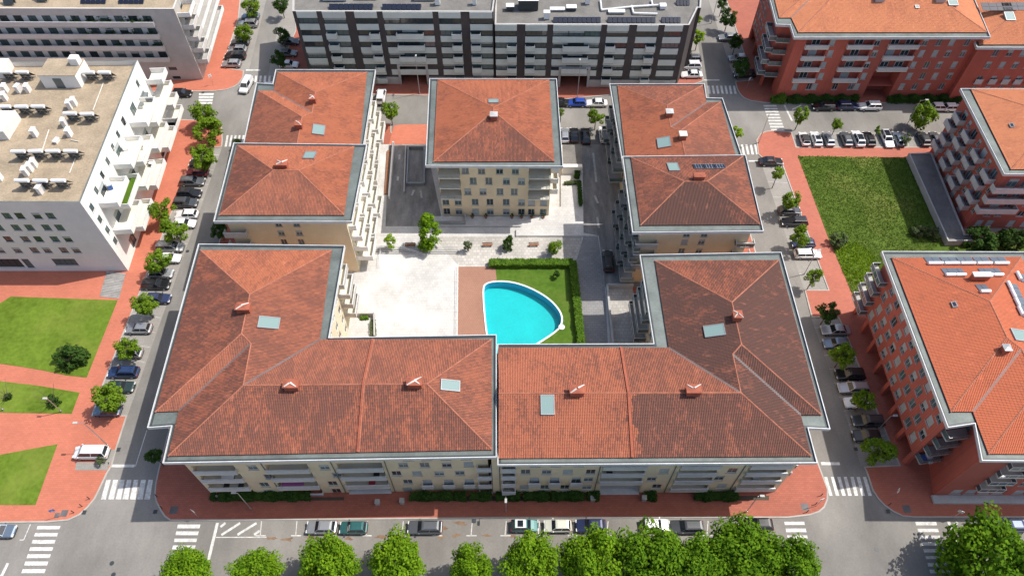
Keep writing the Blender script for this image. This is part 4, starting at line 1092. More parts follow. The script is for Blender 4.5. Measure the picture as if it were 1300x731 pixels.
a = G(4, 178, zr_); b_ = G(14.5, 160, zr_); wbox(B.root, 'lift_house', a.x - 9, a.x + 1.1, a.y, a.y + 5.5, zr_ + .01, zr_ + 2.0, 'white_wall_cool')
a = G(4, 100, zr_); wbox(B.root, 'lift_house', a.x - 9, a.x + .8, a.y, a.y + 3.5, zr_ + .01, zr_ + 2.0, 'white_wall_cool')

def solar_heater(p, rz, label, group, w=2.15, slope=None, l=1.15, tank=True):
    r = thing('solar_water_heater', label, 'solar heater', p, rz, group)
    g = MB(); z0, z1 = .25, 1.9
    g.hexa([(-w/2, -l, z0), (w/2, -l, z0), (w/2, 0, z1), (-w/2, 0, z1), (-w/2, -l, z0 + .08), (w/2, -l, z0 + .08), (w/2, 0, z1 + .08), (-w/2, 0, z1 + .08)])
    link('collector', cached(('col', w, l), lambda: g.mesh('collector', ['gutter_dark'])), r)
    g2 = MB(); g2.tube((-w/2 - .05, .25, z1 + .2), (w/2 + .05, .25, z1 + .15), .33, 12)
    link('tank', cached(('tank', w), lambda: g2.mesh('tank', ['white_metal'])), r)
    gb = MB(); gb.hexa([(-w/2 + .08, -.10, .12), (w/2 - .08, -.10, .12), (w/2 - .08, -.04, .12), (-w/2 + .08, -.04, .12), (-w/2 + .08, -.02, z1 - .1), (w/2 - .08, -.02, z1 - .1), (w/2 - .08, .04, z1 - .1), (-w/2 + .08, .04, z1 - .1)])  # dark sheet filling the space under the tank, behind the bars
    link('dark_sheet', cached(('sbp', w), lambda: gb.mesh('dark_sheet', ['gutter_dark'])), r)
    g3 = MB()
    for q in (.45, .95, 1.45): g3.tube((-w/2 + .1, .11, q), (w/2 - .1, .11, q), .03, 4)
    for x in (-w/2 + .1, w/2 - .1): g3.tube((x, .1, 0), (x, .1, z1), .03, 4); g3.tube((x, -l + .1, 0), (x, -l + .1, z0), .03, 4); g3.tube((x, .1, .05), (x, -l + .1, .05), .03, 4); g3.tube((x, .12, .1), (-x, .12, z1), .025, 4)
    link('frame', cached(('sfr', w, l), lambda: g3.mesh('frame', ['steel'])), r)
    return r
s56 = 1012 / 180
hs = [(x / s56, 60 + y / s56) for x, y in ((90, 215), (207, 215), (672, 217), (785, 218), (82, 460), (203, 460), (320, 458), (545, 508), (665, 512))] + [zl(x, y) for x, y in ((128, 72), (213, 70), (299, 70), (386, 70), (148, 216), (238, 216), (327, 216))]
hl = ['far left one of the back row', 'back row, left of the stair house and next to it', 'just right of the stair house, nearest to it', 'right of the stair house, the one nearest the roof edge',
      'left one of three in front of the stair house', 'middle one of three in front of the stair house', 'right one of three in front of the stair house', 'left one of the pair near the middle of the roof', 'right one of the pair near the middle of the roof',
      'first from the left in the row of four', 'second from the left in the row of four', 'third from the left in the row of four', 'rightmost in the row of four',
      'leftmost of the row of three nearest the front edge', 'middle of the row of three nearest the front edge', 'rightmost of the row of three nearest the front edge']
for (x, y), l in zip(hs, hl):
    solar_heater(G(x, y + 3, zr_ + .01) + Vector((0, -.2, 0)), math.pi + random.uniform(-.03, .03), 'solar heater on sandy roof, ' + l, 'solar heaters on the white block')
us = [(x / s56, 60 + y / s56) for x, y in ((50, 300), (147, 303), (210, 300), (45, 360), (508, 418), (540, 398), (472, 545), (260, 615), (505, 615), (408, 660))] + [zl(x, y) for x, y in ((180, 112), (160, 132), (138, 152), (212, 242), (6, 178))]
ul_ = ['leftmost of the three behind the row of three tanks', 'middle of the three below the back row of tanks', 'right of the three below the back row of tanks', 'by the left picture edge, largest one', 'left of the two in the middle of the roof', 'right of the two in the middle of the roof', 'beside the left tank of the pair', 'standing alone left of a pipe', 'below the pair of tanks', 'smallest low box in the middle',
       'nearest the row of four tanks, first of three', 'middle of the diagonal three below the row of four', 'last of the diagonal three below the row of four', 'in front of the middle front tank', 'by the left picture edge above the front wall']
for (x, y), l in zip(us, ul_):
    p = G(x, y + 3, zr_ + .01); r = thing('roof_vent', 'vent box on sandy roof, ' + l, 'roof vent', p, random.choice([0, .15, -.2]), 'vent boxes on the white block')
    hgt = .5 if 'smallest' in l else 1.5
    g = MB(); g.box(-.32, .32, -.55, .55, 0, hgt); link('casing', cached(('vent', hgt), lambda: g.mesh('casing', ['white_wall_cool'])), r)
    g2 = MB(); g2.box(-.38, .38, -.62, .62, hgt + .003, hgt + .1); link('cap', cached(('ventc', hgt), lambda: g2.mesh('cap', ['white_metal'])), r)
# pipe runs
for a, b_, l in (((131, 106), (118, 140), 'longest white pipe on the sandy roof, right of the middle'), ((62, 165), (52, 196), 'white pipe crossing the sandy roof below the row of three tanks'), ((96, 200), (88, 220), 'short white pipe behind the front rows of tanks on the sandy roof'), ((90, 178), (100, 180), 'very short white pipe stub beside a vent box on the sandy roof')):
    g = MB(); g.tube(G(*a, zr_ + .12), G(*b_, zr_ + .12), .09, 5); tag(g.build('roof_pipe', ['mortar_white']), l, 'pipe')

# --- grey block top left
ZG = 18.0
B = Building('apartment_building', 'long grey apartment block with plant-filled balcony strips, at top left', [(-120, 10.5), (220.5, 11.5), (246, -60), (-90, -60)], ZG, 0, 'grey_wall', ztop=ZG)
GB = B; f = B.F[0]
bands = [(70, 110, 780), (123, 175, 803), (187, 238, 830), (250, 300, 857)]
zs_ = []
for top, bot, xr in ((65, 122, 775), (140, 185, 800), (207, 248, 828), (270, 310, 855)):
    u1, zb = f.hit(xr / s4, bot / s4); _, zt = f.hit(xr / s4, top / s4); zs_.append((u1, zb, zt))
for k, (u1, zb, zt) in enumerate(zs_):
    z0 = zs_[0][1] - 2.95 * k - .25; f.hole(.3, u1, z0, z0 + 2.25, .55)
    b_ = f.balcony(.25, u1 + .05, z0 + .1, .75, .5, 1.0, 'solid', 'pale_band')
    q_ = MB(); q_.box(0, u1 - .4, .50, .54, 0, 2.2); f.place('back_wall', q_.mesh('back_wall', ['white_wall_cool']), .35, z0 + .03)
    n = 26
    for i in range(n):
        u = u1 - 1.4 - i * 3.05
        if u < 2: break
        f.win(u, z0 + 1.25, 1.75, 1.9, False, 1, shut=random.choice([0, 0, .4]), frame='trim', out=-.38, hole=False)
for x, y in ((862, 343), (882, 388)):
    f.winpx(x / s4, y / s4, w=1.8, h=.8, frame='trim', shut=0)
f = B.F[1]
for z in (2.2, 5.1, 8.0, 10.9, 13.8, 16.2):
    for i in range(8): f.win(4.2 + i * 4.2, z, 1.7, 1.9 if z > 4 else 1.4, False, 1, frame='trim')
for k, z in enumerate((4.0, 6.9, 9.8, 12.7)):
    f.balcony(.6, 4.6, z, 2.4, 0, 1.0, 'solid', 'pale_band'); f.balcony(4.7, f.L - .5, z, 2.4, 0, 1.0, 'solid', 'white_wall')
f.balcony(.6, 5.5, 15.6, 2.6, 0, 1.0, 'solid', 'white_wall', 'roof_gravel')
B.finish()
flat_roof(B, ZG, .6, .3, 'pale_band', 'roof_gravel', 'pale_band')
zr2 = ZG - .6
for x, l in ((120, 'left'), (168, 'right')):
    p = G(x, 3, zr2 + .02); r = thing('solar_array', 'row of dark solar panels on the grey block roof, %s of the two rows' % l, 'solar panels', p)
    for i in range(5):
        g = MB(); g.hexa([(-.5, -.8, .15), (.5, -.8, .15), (.5, .8, .95), (-.5, .8, .95), (-.5, -.8, .2), (.5, -.8, .2), (.5, .8, 1.0), (-.5, .8, 1.0)])
        o = link('solar_panel', cached('pvg', lambda: g.mesh('solar_panel', ['panel_dark'])), r, ((i - 2) * 1.08, 0, 0))
    g = MB(); 
    for x_ in (-2.4, 2.4): g.tube((x_, .7, 0), (x_, .7, .9), .04, 4); g.tube((x_, -.7, 0), (x_, -.7, .15), .04, 4)
    g.tube((-2.6, .7, .88), (2.6, .7, .88), .04, 4); link('rack', cached('pvgr', lambda: g.mesh('rack', ['steel'])), r)
p = G(15, 4, zr2 + .02); solar_heater(p, 0, 'white tank of a solar heater on the grey block roof at top left', None)
p = G(57, 0, zr2 + .02); solar_heater(p, 0, 'solar heater on the grey block roof right of the other tank', None)

# --- striped block top centre
def striped(label, outer, z, bays, ent, lv, y_top, right_dark=False):
    B = Building('apartment_building', label, outer, z, 0, 'dark_brick', ztop=z)
    f = B.F[0]
    for i, (xa, xb, wide) in enumerate(bays):
        ua, ub = f.hit(xa, y_top)[0], f.hit(xb, y_top)[0]; ua = max(ua, .05); ub = min(ub, f.L - .06)
        g = MB(); sp = None
        for k in range(lv):
            zt = z - .05 - 2.85 * k
            if zt - 2.85 < .8: break
            # pale spandrel
            def mk(w=ub - ua):
                q = MB(); q.box(0, w, -.12, .02, 0, 1.42); return q.mesh('spandrel_panel', ['mint_panel'])
            f.place('spandrel_panel', cached(('sp', round(ub - ua, 2)), mk), ua, zt - 1.45)
            zw = zt - 2.15
            if ent and ent[0] < (ua + ub) / 2 < ent[1] and zw < 5.2: continue
            n = max(1, round((ub - ua) / 3.2)); w = (ub - ua) / n
            for j in range(n):
                f.win(ua + w * (j + .5), zw, w - .06, 1.36, False, 2 if w < 3.5 else 3, shut=random.choice([0, 0, 0, .35]), frame='trim', pane=random.choice(['window_glass', 'window_glass', 'window_teal']))
            if k >= 1 and wide != 'plain':
                bw = (ub - ua) * (.46 if wide is None else .56)
                ba = ua + (0 if (i % 2 == 1) else (ub - ua) - bw) if wide is None else ua + (ub - ua - bw) / 2
                f.balcony(ba, ba + bw, zw - 1.0, .9, 0, 1.15, 'solid', 'mint_panel')
    if ent: 
        f.holes = [h for h in f.holes if not (h[2] < 4.6 and h[0] > ent[0] - 1 and h[1] < ent[1] + 1)]
        f.hole(ent[0], ent[1], .1, 5.0, 4.0)
        g = MB(); P0 = Vector(f.pos(ent[0], 0, .1)); 
        for u0, u1, z0, z1 in ((ent[0] - .5, ent[0], .1, 5.5), (ent[1], ent[1] + .5, .1, 5.5), (ent[0], ent[1], 5.0, 5.5)):
            def mk(a=u1 - u0, b=z1 - z0):
                q = MB(); q.box(0, a, -.25, -.003, 0, b); return q.mesh('portal', ['light_concrete'])
            f.place('portal', mk(), u0, z0)
    def base(w, h=1.9):
        q = MB(); q.box(0, w, -.14, -.003, 0, h); return q.mesh('base_wall', ['light_concrete'])
    segs = [(.3, ent[0] - .55), (ent[1] + .55, f.L - .3)] if ent else [(.3, f.L - .3)]
    for a, b_ in segs: f.place('base_wall', base(b_ - a), a, .1)
    B.finish(); flat_roof(B, z, .5, .35, 'light_concrete', 'roof_grey', 'light_concrete')
    return B
f0 = lambda x: 320 + x / s4
f1 = lambda x: 640 + x / s4
S1o = [(371, 14.5), (626, 15.2), (634, -46), (372, -46)]
ZS1, ZS2 = 18.4, 16.0
def mk_s(outer, z): 
    W_ = [G(a, b, z) for a, b in outer]; return W_
tmp = Facade(None, G(*S1o[0], ZS1), G(*S1o[1], ZS1), 0, ZS1)
SB1 = striped('dark and pale striped block with ribbon windows, taller left half behind the pyramid roof', S1o, ZS1,
    [(f0(222), f0(322), 'plain'), (f0(350), f0(465), None), (f0(510), f0(622), None), (f0(652), f0(900), 'w'), (f0(930), f0(1040), None), (f0(1085), f0(1198), None)], (tmp.hit(f0(752), 112)[0], tmp.hit(f0(878), 112)[0]), 6, 18)
S2o = [(628, 31), (875.3, 32), (886, 10), (890, 10.2), (893, -46), (630, -46)]
tmp = Facade(None, G(*S2o[0], ZS2), G(*S2o[1], ZS2), 0, ZS2)
SB2 = striped('dark and pale striped block with ribbon windows, lower right half by the side street', S2o, ZS2,
    [(628.5, f1(64), None), (f1(106), f1(216), None), (f1(245), f1(485), 'w'), (f1(515), f1(624), None), (f1(664), f1(770), None), (f1(802), f1(893), 'plain')], (tmp.hit(f1(277), 115)[0], tmp.hit(f1(408), 115)[0]), 5, 34)
def pv_row(z, xa, xb, y, n, label):
    a, b_ = G(xa, y, z), G(xb, y, z); r = thing('solar_array', label, 'solar panels', (a + b_) / 2)
    L = (b_ - a).length; w = L / n
    for i in range(n):
        def mk():
            g = MB(); h = w / 2 - .06; g.hexa([(-h, -.55, .12), (h, -.55, .12), (h, .55, .75), (-h, .55, .75), (-h, -.55, .17), (h, -.55, .17), (h, .55, .8), (-h, .55, .8)]); return g.mesh('solar_panel', ['panel_dark'])
        link('solar_panel', cached(('pv', round(w, 2)), mk), r, (-L/2 + w * (i + .5), 0, 0))
    g = MB(); g.box(-L/2, L/2, .6, .75, 0, .7); link('rack', g.mesh('rack', ['steel']), r)
z1, z2 = ZS1 - .48, ZS2 - .48
pv_row(z1, f0(385), f0(605), 11.3, 9, 'row of dark solar panels along the striped roof edge, first from the left')
pv_row(z1, f0(650), f0(845), 11.5, 8, 'row of dark solar panels along the striped roof edge, second from the left')
pv_row(z2, f1(245), f1(482), 28, 10, 'row of dark solar panels along the lower striped roof edge, left of three')
pv_row(z2, f1(516), f1(755), 28, 10, 'row of dark solar panels along the lower striped roof edge, middle of three')
pv_row(z2, f1(784), f1(880), 28, 5, 'short row of dark solar panels along the lower striped roof edge, right of three')
pv_row(z2, f1(858), f1(925), 6, 4, 'short row of dark solar panels at the far right corner of the striped roof')
def rooftop_unit(z, x, y, w, d, h, m, label, name='rooftop_unit'):
    p = G(x, y, z); r = thing(name, label, 'rooftop unit', p)
    g = MB(); g.box(-w/2, w/2, -d/2, d/2, .15, h); g.build('casing', [m], r)
    g = MB(); g.box(-w/2 - .08, w/2 + .08, -d/2 - .08, d/2 + .08, h + .003, h + .1); g.build('lid', ['white_metal'], r)
    g = MB()
    for a in (-1, 1):
        for b_ in (-1, 1): g.tube((a * (w/2 - .1), b_ * (d/2 - .1), 0), (a * (w/2 - .1), b_ * (d/2 - .1), .15), .05, 4)
    g.build('feet', ['steel'], r)
    return r
rooftop_unit(z1, f0(415), 0, 5.0, 1.4, 1.0, 'pvc', 'long pale rooflight box at the left end of the striped roof')
rooftop_unit(z1, f0(575), -2, 4.5, 1.4, .8, 'light_concrete', 'long flat concrete hatch on the striped roof, left of the centre')
rooftop_unit(z1, f0(862), 0, 4.5, 1.2, .8, 'light_concrete', 'long flat concrete hatch on the striped roof, right of the centre')
rooftop_unit(z1, f0(927), 6, 1.0, 1.0, 1.6, 'white_metal', 'tall white vent stack standing on the striped roof')
rooftop_unit(z1, f0(1110), 6, .8, .8, 1.5, 'white_metal', 'slim white vent near the step of the striped roof')
rooftop_unit(z2, f1(120), 10, 4.2, 2.6, 2.4, 'gutter_dark', 'large dark plant housing on the lower striped roof', 'plant_housing')
rooftop_unit(z2, f1(30), 13, 1.6, 1.2, 1.1, 'gutter_dark', 'dark fan unit left of the plant housing')
rooftop_unit(z2, f1(212), 24, 1.2, 1.0, 1.6, 'white_metal', 'white vent stack near the lower striped roof edge')
rooftop_unit(z2, f1(335), 13, 2.0, 1.2, .8, 'gutter_dark', 'dark grilled cooling unit in the middle of the lower striped roof')
rooftop_unit(z2, f1(265), 14, 3.0, .9, .5, 'light_concrete', 'low pale duct box left of the dark cooling unit')
rooftop_unit(z2, f1(415), 5, 1.0, 1.0, 1.2, 'white_metal', 'white vent at the back of the lower striped roof')
rooftop_unit(z2, f1(560), 17, 3.4, 1.0, .5, 'light_concrete', 'pale slab unit between two pipe bends')
rooftop_unit(z2, f1(790), 11, 1.2, 1.2, .8, 'white_metal', 'white square unit near the right end of the lower striped roof')
for pts, l in (([(480, 0), (486, 50), (640, 34), (735, 28), (810, 24)], 'white duct with a bend running right across the lower striped roof'), ([(636, 30), (645, 66), (765, 70)], 'shorter white duct with two bends on the lower striped roof'), ([(735, 0), (740, 26)], 'straight white duct stub at the back of the lower striped roof')):
    g = MB(); P = [G(f1(x), y / s4, z2 + .4) for x, y in pts]
    for a, b_ in zip(P, P[1:]): g.tube(a, b_, .2, 6)
    tag(g.build('roof_duct', ['white_metal']), l, 'duct')
# panels on the middle right block and tanks on the brick roofs
def on_slope(B, e, px, py):
    p = B.on(e, px, py); A, B_, C_, a, d, nn, t = B.PL[e]; return p, d, nn, t
def slope_obj(name, label, cat, B, e, px, py, group=None):
    p, d, nn, t = on_slope(B, e, px, py); r = thing(name, label, cat, p, 0, group)
    ex = Vector((d.x, d.y, 0)); ey = Vector((nn.x, nn.y, t)).normalized(); ez = ex.cross(ey)
    r.rotation_euler = Matrix((ex, ey, ez)).transposed().to_euler(); return r
r = slope_obj('solar_array', 'three dark solar panels in a row lying on the tiled roof at middle right', 'solar panels', MR, 2, 900, 212.5)
for i in range(3):
    g = MB(); g.box(-.88, .88, -.75, .75, .18, .24); o = link('solar_panel', cached('pvm', lambda: g.mesh('solar_panel', ['panel_dark'])), r, ((i - 1) * 1.85, 0, 0))
    g = MB()
    for x in (-.45, 0, .45): g.box(x - .015, x + .015, -.75, .75, .242, .25)
    for y in (-.75, .73): g.box(-.88, .88, y, y + .03, .242, .25)
    link('cell_frame', cached('pvmf', lambda: g.mesh('cell_frame', ['pvc'])), o)
def slope_heater(B, e, x, y, label, w=2.1, l=1.7, flip=1):
    r = slope_obj('solar_water_heater', label, 'solar heater', B, e, x, y, 'solar heaters on the brick block at right front')
    g = MB(); g.box(-w/2, -.03, 0, l, .14, .22); g.box(.03, w/2, 0, l, .14, .22); link('collector', cached(('sc', w, l), lambda: g.mesh('collector', ['panel_blue'])), r)
    g2 = MB(); g2.tube((-w/2 + .25, l + .28, .42), (w/2 + .1, l + .28, .42), .27, 10); link('tank', cached(('st', w, l), lambda: g2.mesh('tank', ['white_metal'])), r)
    g3 = MB()
    for x_ in (-.6, .6): g3.tube((x_, l, .1), (x_, l + .3, .2), .04, 4)
    link('bracket', cached('sb', lambda: g3.mesh('bracket', ['steel'])), r)
s61 = 853 / 140
for i, x in enumerate((120, 245, 368, 495, 625)):
    slope_heater(BF, 4, 1160 + (x + 10) / s61, 310 + 108 / s61, 'solar heater, %s in the row of five on the brick block roof' % ('leftmost', 'second from left', 'middle', 'second from right', 'rightmost')[i], 2.4, 1.5)
for x, y, l in ((235, 195, 'left one below the row of five'), (315, 195, 'second from left below the row of five'), (520, 195, 'third below the row of five, behind the vent box'), (600, 195, 'rightmost one below the row of five'), (500, 320, 'alone below the row of four, nearest the hip')):
    slope_heater(BF, 4, 1160 + (x + 10) / s61, 310 + y / s61, 'solar heater on the brick roof, ' + l, 1.6, 1.5)
for x, y, l in ((835, 275, 'top one by the right picture edge'), (765, 350, 'first of the four standing in a column'), (795, 415, 'second of the four standing in a column'), (825, 480, 'third of the four standing in a column'), (850, 545, 'last of the four standing in a column')):
    slope_heater(BF, 3, 1160 + (x + 40) / s61, 310 + y / s61, 'solar heater on the brick roof\'s right slope, ' + l, 1.6, 1.5)
for p, l in (((1265, 4.5), 'left'), ((1291, 4), 'right')):
    r = slope_obj('solar_array', 'dark grid of solar panels on the tiled roof at the top right corner, %s one' % l, 'solar panels', BT2, 0, p[0], p[1] + 5)
    for i in range(4):
        for j in range(2):
            g = MB(); g.box(-.78, .78, -.5, .5, .12, .18); link('solar_panel', cached('pvt', lambda: g.mesh('solar_panel', ['panel_dark'])), r, ((i - 1.5) * 1.62, (j - .5) * 1.08, 0))

# ------------------------------------------------------------------ courtyard and pool
sheet('courtyard_paving', [(458, 184), (497, 184), (497, 184.6), (742, 184.6), (775, 184.6), (812, 446), (405, 446), (440, 300)], 'white_slabs', .15, hole=True)
sheet('courtyard_cobbles', [(552, 301), (738, 301), (742, 338), (582, 338), (560, 312)], 'white_cobbles', .156)
sheet('court_asphalt', [(493.5, 184.7), (541, 184.7), (563, 288), (489.5, 288)], 'ramp_asphalt', .156)
sheet('court_asphalt', [(738, 184.7), (783, 184.7), (822, 365), (768, 365), (760, 300), (740, 296)], 'ramp_asphalt', .156)
sheet('grey_path', [(741, 300), (759, 300), (768, 365), (772, 446), (738, 446), (729, 340)], 'grey_slabs', .158)
sheet('pool_deck', [(582, 339), (631, 339), (645, 460), (580, 460)], 'terracotta_slabs', .164, hole=True)
sheet('pool_lawn', [(629, 339), (726, 338), (738, 452), (640, 458)], 'pool_lawn', .166, hole=True)
# sunken ramp between the centre and left blocks
def wall_line(name, a, b, h, t, m, label, z0=.1, cat='wall'):
    A, B_ = G(*a), G(*b); d = (B_ - A).normalized(); n = Vector((-d.y, d.x, 0)) * t / 2
    g = MB(); g.prism([A - n, B_ - n, B_ + n, A + n], z0, h, 0); o = g.build(name, [m]); tag(o, label, cat); return o
wall_line('ramp_wall', (500, 184.5), (494.5, 254), 1.1, .35, 'white_wall', 'low white wall along the left edge of the courtyard ramp')
wall_line('ramp_wall', (515.5, 189), (513.5, 247), .9, .25, 'light_concrete', 'thin pale wall down the middle of the courtyard ramp')
wall_line('planter_wall', (493.5, 193), (490, 248), .5, .5, 'bench_wood', 'narrow brown planter strip beside the white ramp wall')
g = MB(); a, b, c, d = G(519, 190), G(539, 190), G(539, 236), G(517, 236)
for p, q in ((a, b), (b, c), (c, d), (d, a)):
    n = Vector((-(q - p).y, (q - p).x, 0)).normalized() * .12; g.prism([p - n, q - n, q + n, p + n], .1, .95, 0)
o = g.build('ramp_parapet', ['grey_metal']); tag(o, 'low grey parapet round the dark garage ramp beside the square block', 'parapet')
sheet('garage_ramp', [(519, 190), (539, 190), (539, 236), (517, 236)], 'ramp_asphalt', .17)
for a, b in (((507.5, 197), (507, 203)), ((505.5, 225), (505, 230)), ((525.5, 242), (523, 249)), ((534, 243), (535.5, 252)), ((753, 195), (757, 232)), ((755, 249), (759, 259)), ((758, 276), (760, 290))):
    A, B_ = G(*a), G(*b); d = (B_ - A).normalized(); n = Vector((-d.y, d.x, 0)) * .2
    g = MB(); g.face([(*(A - n).xy, .176), (*(B_ - n).xy, .176), (*(B_ + n).xy, .176), (*(A + n).xy, .176)]); g.build('ramp_marking', ['worn_paint'], ROAD)
# flat garage roofs right of the square block
def slab_thing(name, pts, z0, z1, m, label, cat, side=None):
    g = MB(); g.prism([G(*p, z1) for p in pts], z0, z1, 0, 1); o = g.build(name, [m, side or m]); tag(o, label, cat); return o
slab_thing('garage_entrance', [(714, 184), (738, 184), (738.5, 209), (715, 209)], .1, 2.4, 'roof_grey', 'flat grey garage entrance roof beside the right side of the square block', 'garage', 'white_wall')
slab_thing('terrace_wall', [(714, 208.4), (739, 208.4), (739.5, 212), (715, 212)], .1, 2.6, 'white_wall', 'white parapet wall in front of the flat garage roof', 'wall')
slab_thing('garden_terrace', [(741 - 29, 212.5), (739.5, 212.5), (741, 299), (655, 299), (655, 291), (712, 262)], .1, .55, 'white_slabs', 'raised white terrace stepping round the square block', 'terrace', 'white_wall')
slab_thing('garden_terrace', [(548, 274.5), (705, 274.5), (712, 287), (553, 287)], .1, .5, 'white_slabs', 'raised pale terrace along the front of the square block', 'terrace', 'light_concrete')
wall_line('terrace_parapet', (555, 287), (591, 287), 1.35, .2, 'grey_metal', 'grey terrace parapet under the front left corner of the square block')
wall_line('terrace_parapet', (591, 276), (591, 287), 1.3, .15, 'light_concrete', 'short pale dividing wall on the terrace in front of the square block')
# steps and ramp rails by the wide white terrace
for i in range(5):
    y = 312.3 + i * 2.1
    slab_thing('terrace_step', [(457, y), (582, y), (582, y + .8), (457, y + .8)], .12, .2 + .04 * i, 'light_concrete', 'long pale step across the white courtyard terrace, %s' % ('farthest from the front roofs', 'second from the back', 'middle one of five', 'second from the front', 'nearest the front roofs')[i], 'step')
def railing(a, b, h, label, zb=.15, n=None, m='white_metal'):
    A, B_ = G(*a, zb), G(*b, zb); L = (B_ - A).length; n = n or max(2, int(L / 1.6)); r = thing('railing', label, 'railing', A)
    for i in range(n + 1):
        g = MB(); p = (B_ - A) * (i / n); g.tube(p, p + Vector((0, 0, h)), .03, 5); g.build('post', [m], r)
    g = MB(); g.tube((0, 0, h), (B_ - A) + Vector((0, 0, h)), .035, 5); g.tube((0, 0, h * .55), (B_ - A) + Vector((0, 0, h * .55)), .02, 4); g.build('handrail', [m], r)
railing((510, 317), (540, 327), 1.0, 'thin slanting handrail of the ramp left of the tall courtyard tree')
railing((484, 317), (482, 340), 1.0, 'thin white handrail between two terrace slabs near the left block')
railing((582, 339), (581, 436), 1.0, 'white railing between the white terrace and the terracotta pool deck')
railing((462, 316), (508, 317), 1.0, 'white handrail along the back edge of the white terrace')
wall_line('planter_wall', (451, 402), (476, 402), 1.2, .25, 'light_concrete', 'back wall of the small planted patio under the front left roof')
wall_line('planter_wall', (476, 402), (476.5, 430), 1.2, .25, 'light_concrete', 'right wall of the small planted patio under the front left roof')
# sunken court at right
g = MB(); a, b, c, d = G(770, 366), G(803, 366), G(822, 446), G(778, 446)
for p, q in ((a, b), (d, a)):
    n = Vector((-(q - p).y, (q - p).x, 0)).normalized() * .18; g.prism([p - n, q - n, q + n, p + n], .1, 1.3, 0)
o = g.build('court_wall', ['light_concrete']); tag(o, 'low pale wall enclosing the shaded court right of the pool', 'wall')
sheet('shaded_court', [(771, 367), (803, 367), (822, 446), (779, 446)], 'white_cobbles', .172)
# pool
P = POOL; Pi = inset(P, .30); c_ = sum(P, Vector((0, 0))) / len(P)
pool = thing('swimming_pool', 'turquoise teardrop shaped swimming pool with a white rim beside the lawn', 'swimming pool', (c_.x, c_.y, 0), world=True)
g = MB(); n = len(P); ZB = -1.35
for i in range(n):
    j = (i + 1) % n
    g.face([(*P[i], .3), (*P[j], .3), (*Pi[j], .3), (*Pi[i], .3)]); g.face([(*P[i], .1), (*P[j], .1), (*P[j], .3), (*P[i], .3)])
g.build('coping', ['coping'], pool)
g = MB()
for i in range(n):
    j = (i + 1) % n; g.face([(*Pi[j], .299), (*Pi[i], .299), (*Pi[i], ZB), (*Pi[j], ZB)])
g.face([(*p, ZB) for p in Pi], 1)
g.build('basin', ['pool_wall', 'pool_tile'], pool)
g = MB(); g.face([(*p, .16) for p in Pi]); m_, n_, b_ = nodes_of('pool_water')
b_.inputs['Base Color'].default_value = (.75, .98, 1, 1); b_.inputs['Roughness'].default_value = .03; b_.inputs['IOR'].default_value = 1.33
tr = n_.nodes.new('ShaderNodeBsdfTransparent'); tr.inputs[0].default_value = (.72, .97, .98, 1); ms = n_.nodes.new('ShaderNodeMixShader'); gl = n_.nodes.new('ShaderNodeBsdfGlossy'); gl.inputs['Roughness'].default_value = .05
fr = n_.nodes.new('ShaderNodeFresnel'); fr.inputs[0].default_value = 1.33
bp = n_.nodes.new('ShaderNodeBump'); nz = n_.nodes.new('ShaderNodeTexNoise'); nz.inputs['Scale'].default_value = 1.4; nz.inputs['Detail'].default_value = 4; gg = n_.nodes.new('ShaderNodeNewGeometry')
n_.links.new(gg.outputs['Position'], nz.inputs['Vector']); n_.links.new(nz.outputs['Fac'], bp.inputs['Height']); bp.inputs['Strength'].default_value = .25; n_.links.new(bp.outputs[0], gl.inputs['Normal']); n_.links.new(bp.outputs[0], fr.inputs['Normal'])
n_.links.new(fr.outputs[0], ms.inputs[0]); n_.links.new(tr.outputs[0], ms.inputs[1]); n_.links.new(gl.outputs[0], ms.inputs[2]); n_.links.new(ms.outputs[0], n_.nodes['Material Output'].inputs[0])
M['pool_water'] = m_
g.build('pool_water', ['pool_water'], pool)
p = G(713, 416); g = MB(); g.tube((p.x, p.y, .17), (p.x, p.y, .32), .55, 14); g.build('shower_base', ['coping'], pool)
g = MB(); g.tube((p.x + .3, p.y, .3), (p.x + .3, p.y, 2.2), .05, 6); g.build('shower_pole', ['steel'], pool)
def bench(px, label):
    p = G(*px, .156); r = thing('bench', label, 'bench', p, .05)
    for i in range(4):
        g = MB(); g.box(-.95, .95, -.24 + i * .125, -.14 + i * .125, .42, .46); g.build('slat', ['bench_wood'], r)
    for x in (-.7, .7):
        g = MB(); g.box(x - .05, x + .05, -.22, .24, 0, .42); g.build('leg', ['light_concrete'], r)
    for i in range(2):
        g = MB(); g.box(-.95, .95, .28, .31, .52 + i * .15, .63 + i * .15); g.build('backrest_slat', ['bench_wood'], r)
bench((619, 312.5), 'brown wooden bench on the cobbles, left of the round shrub'); bench((677.5, 312.3), 'brown wooden bench on the cobbles, between the two courtyard shrubs')
bench((521, 313), 'dark wooden bench in the shade of the tall courtyard tree')

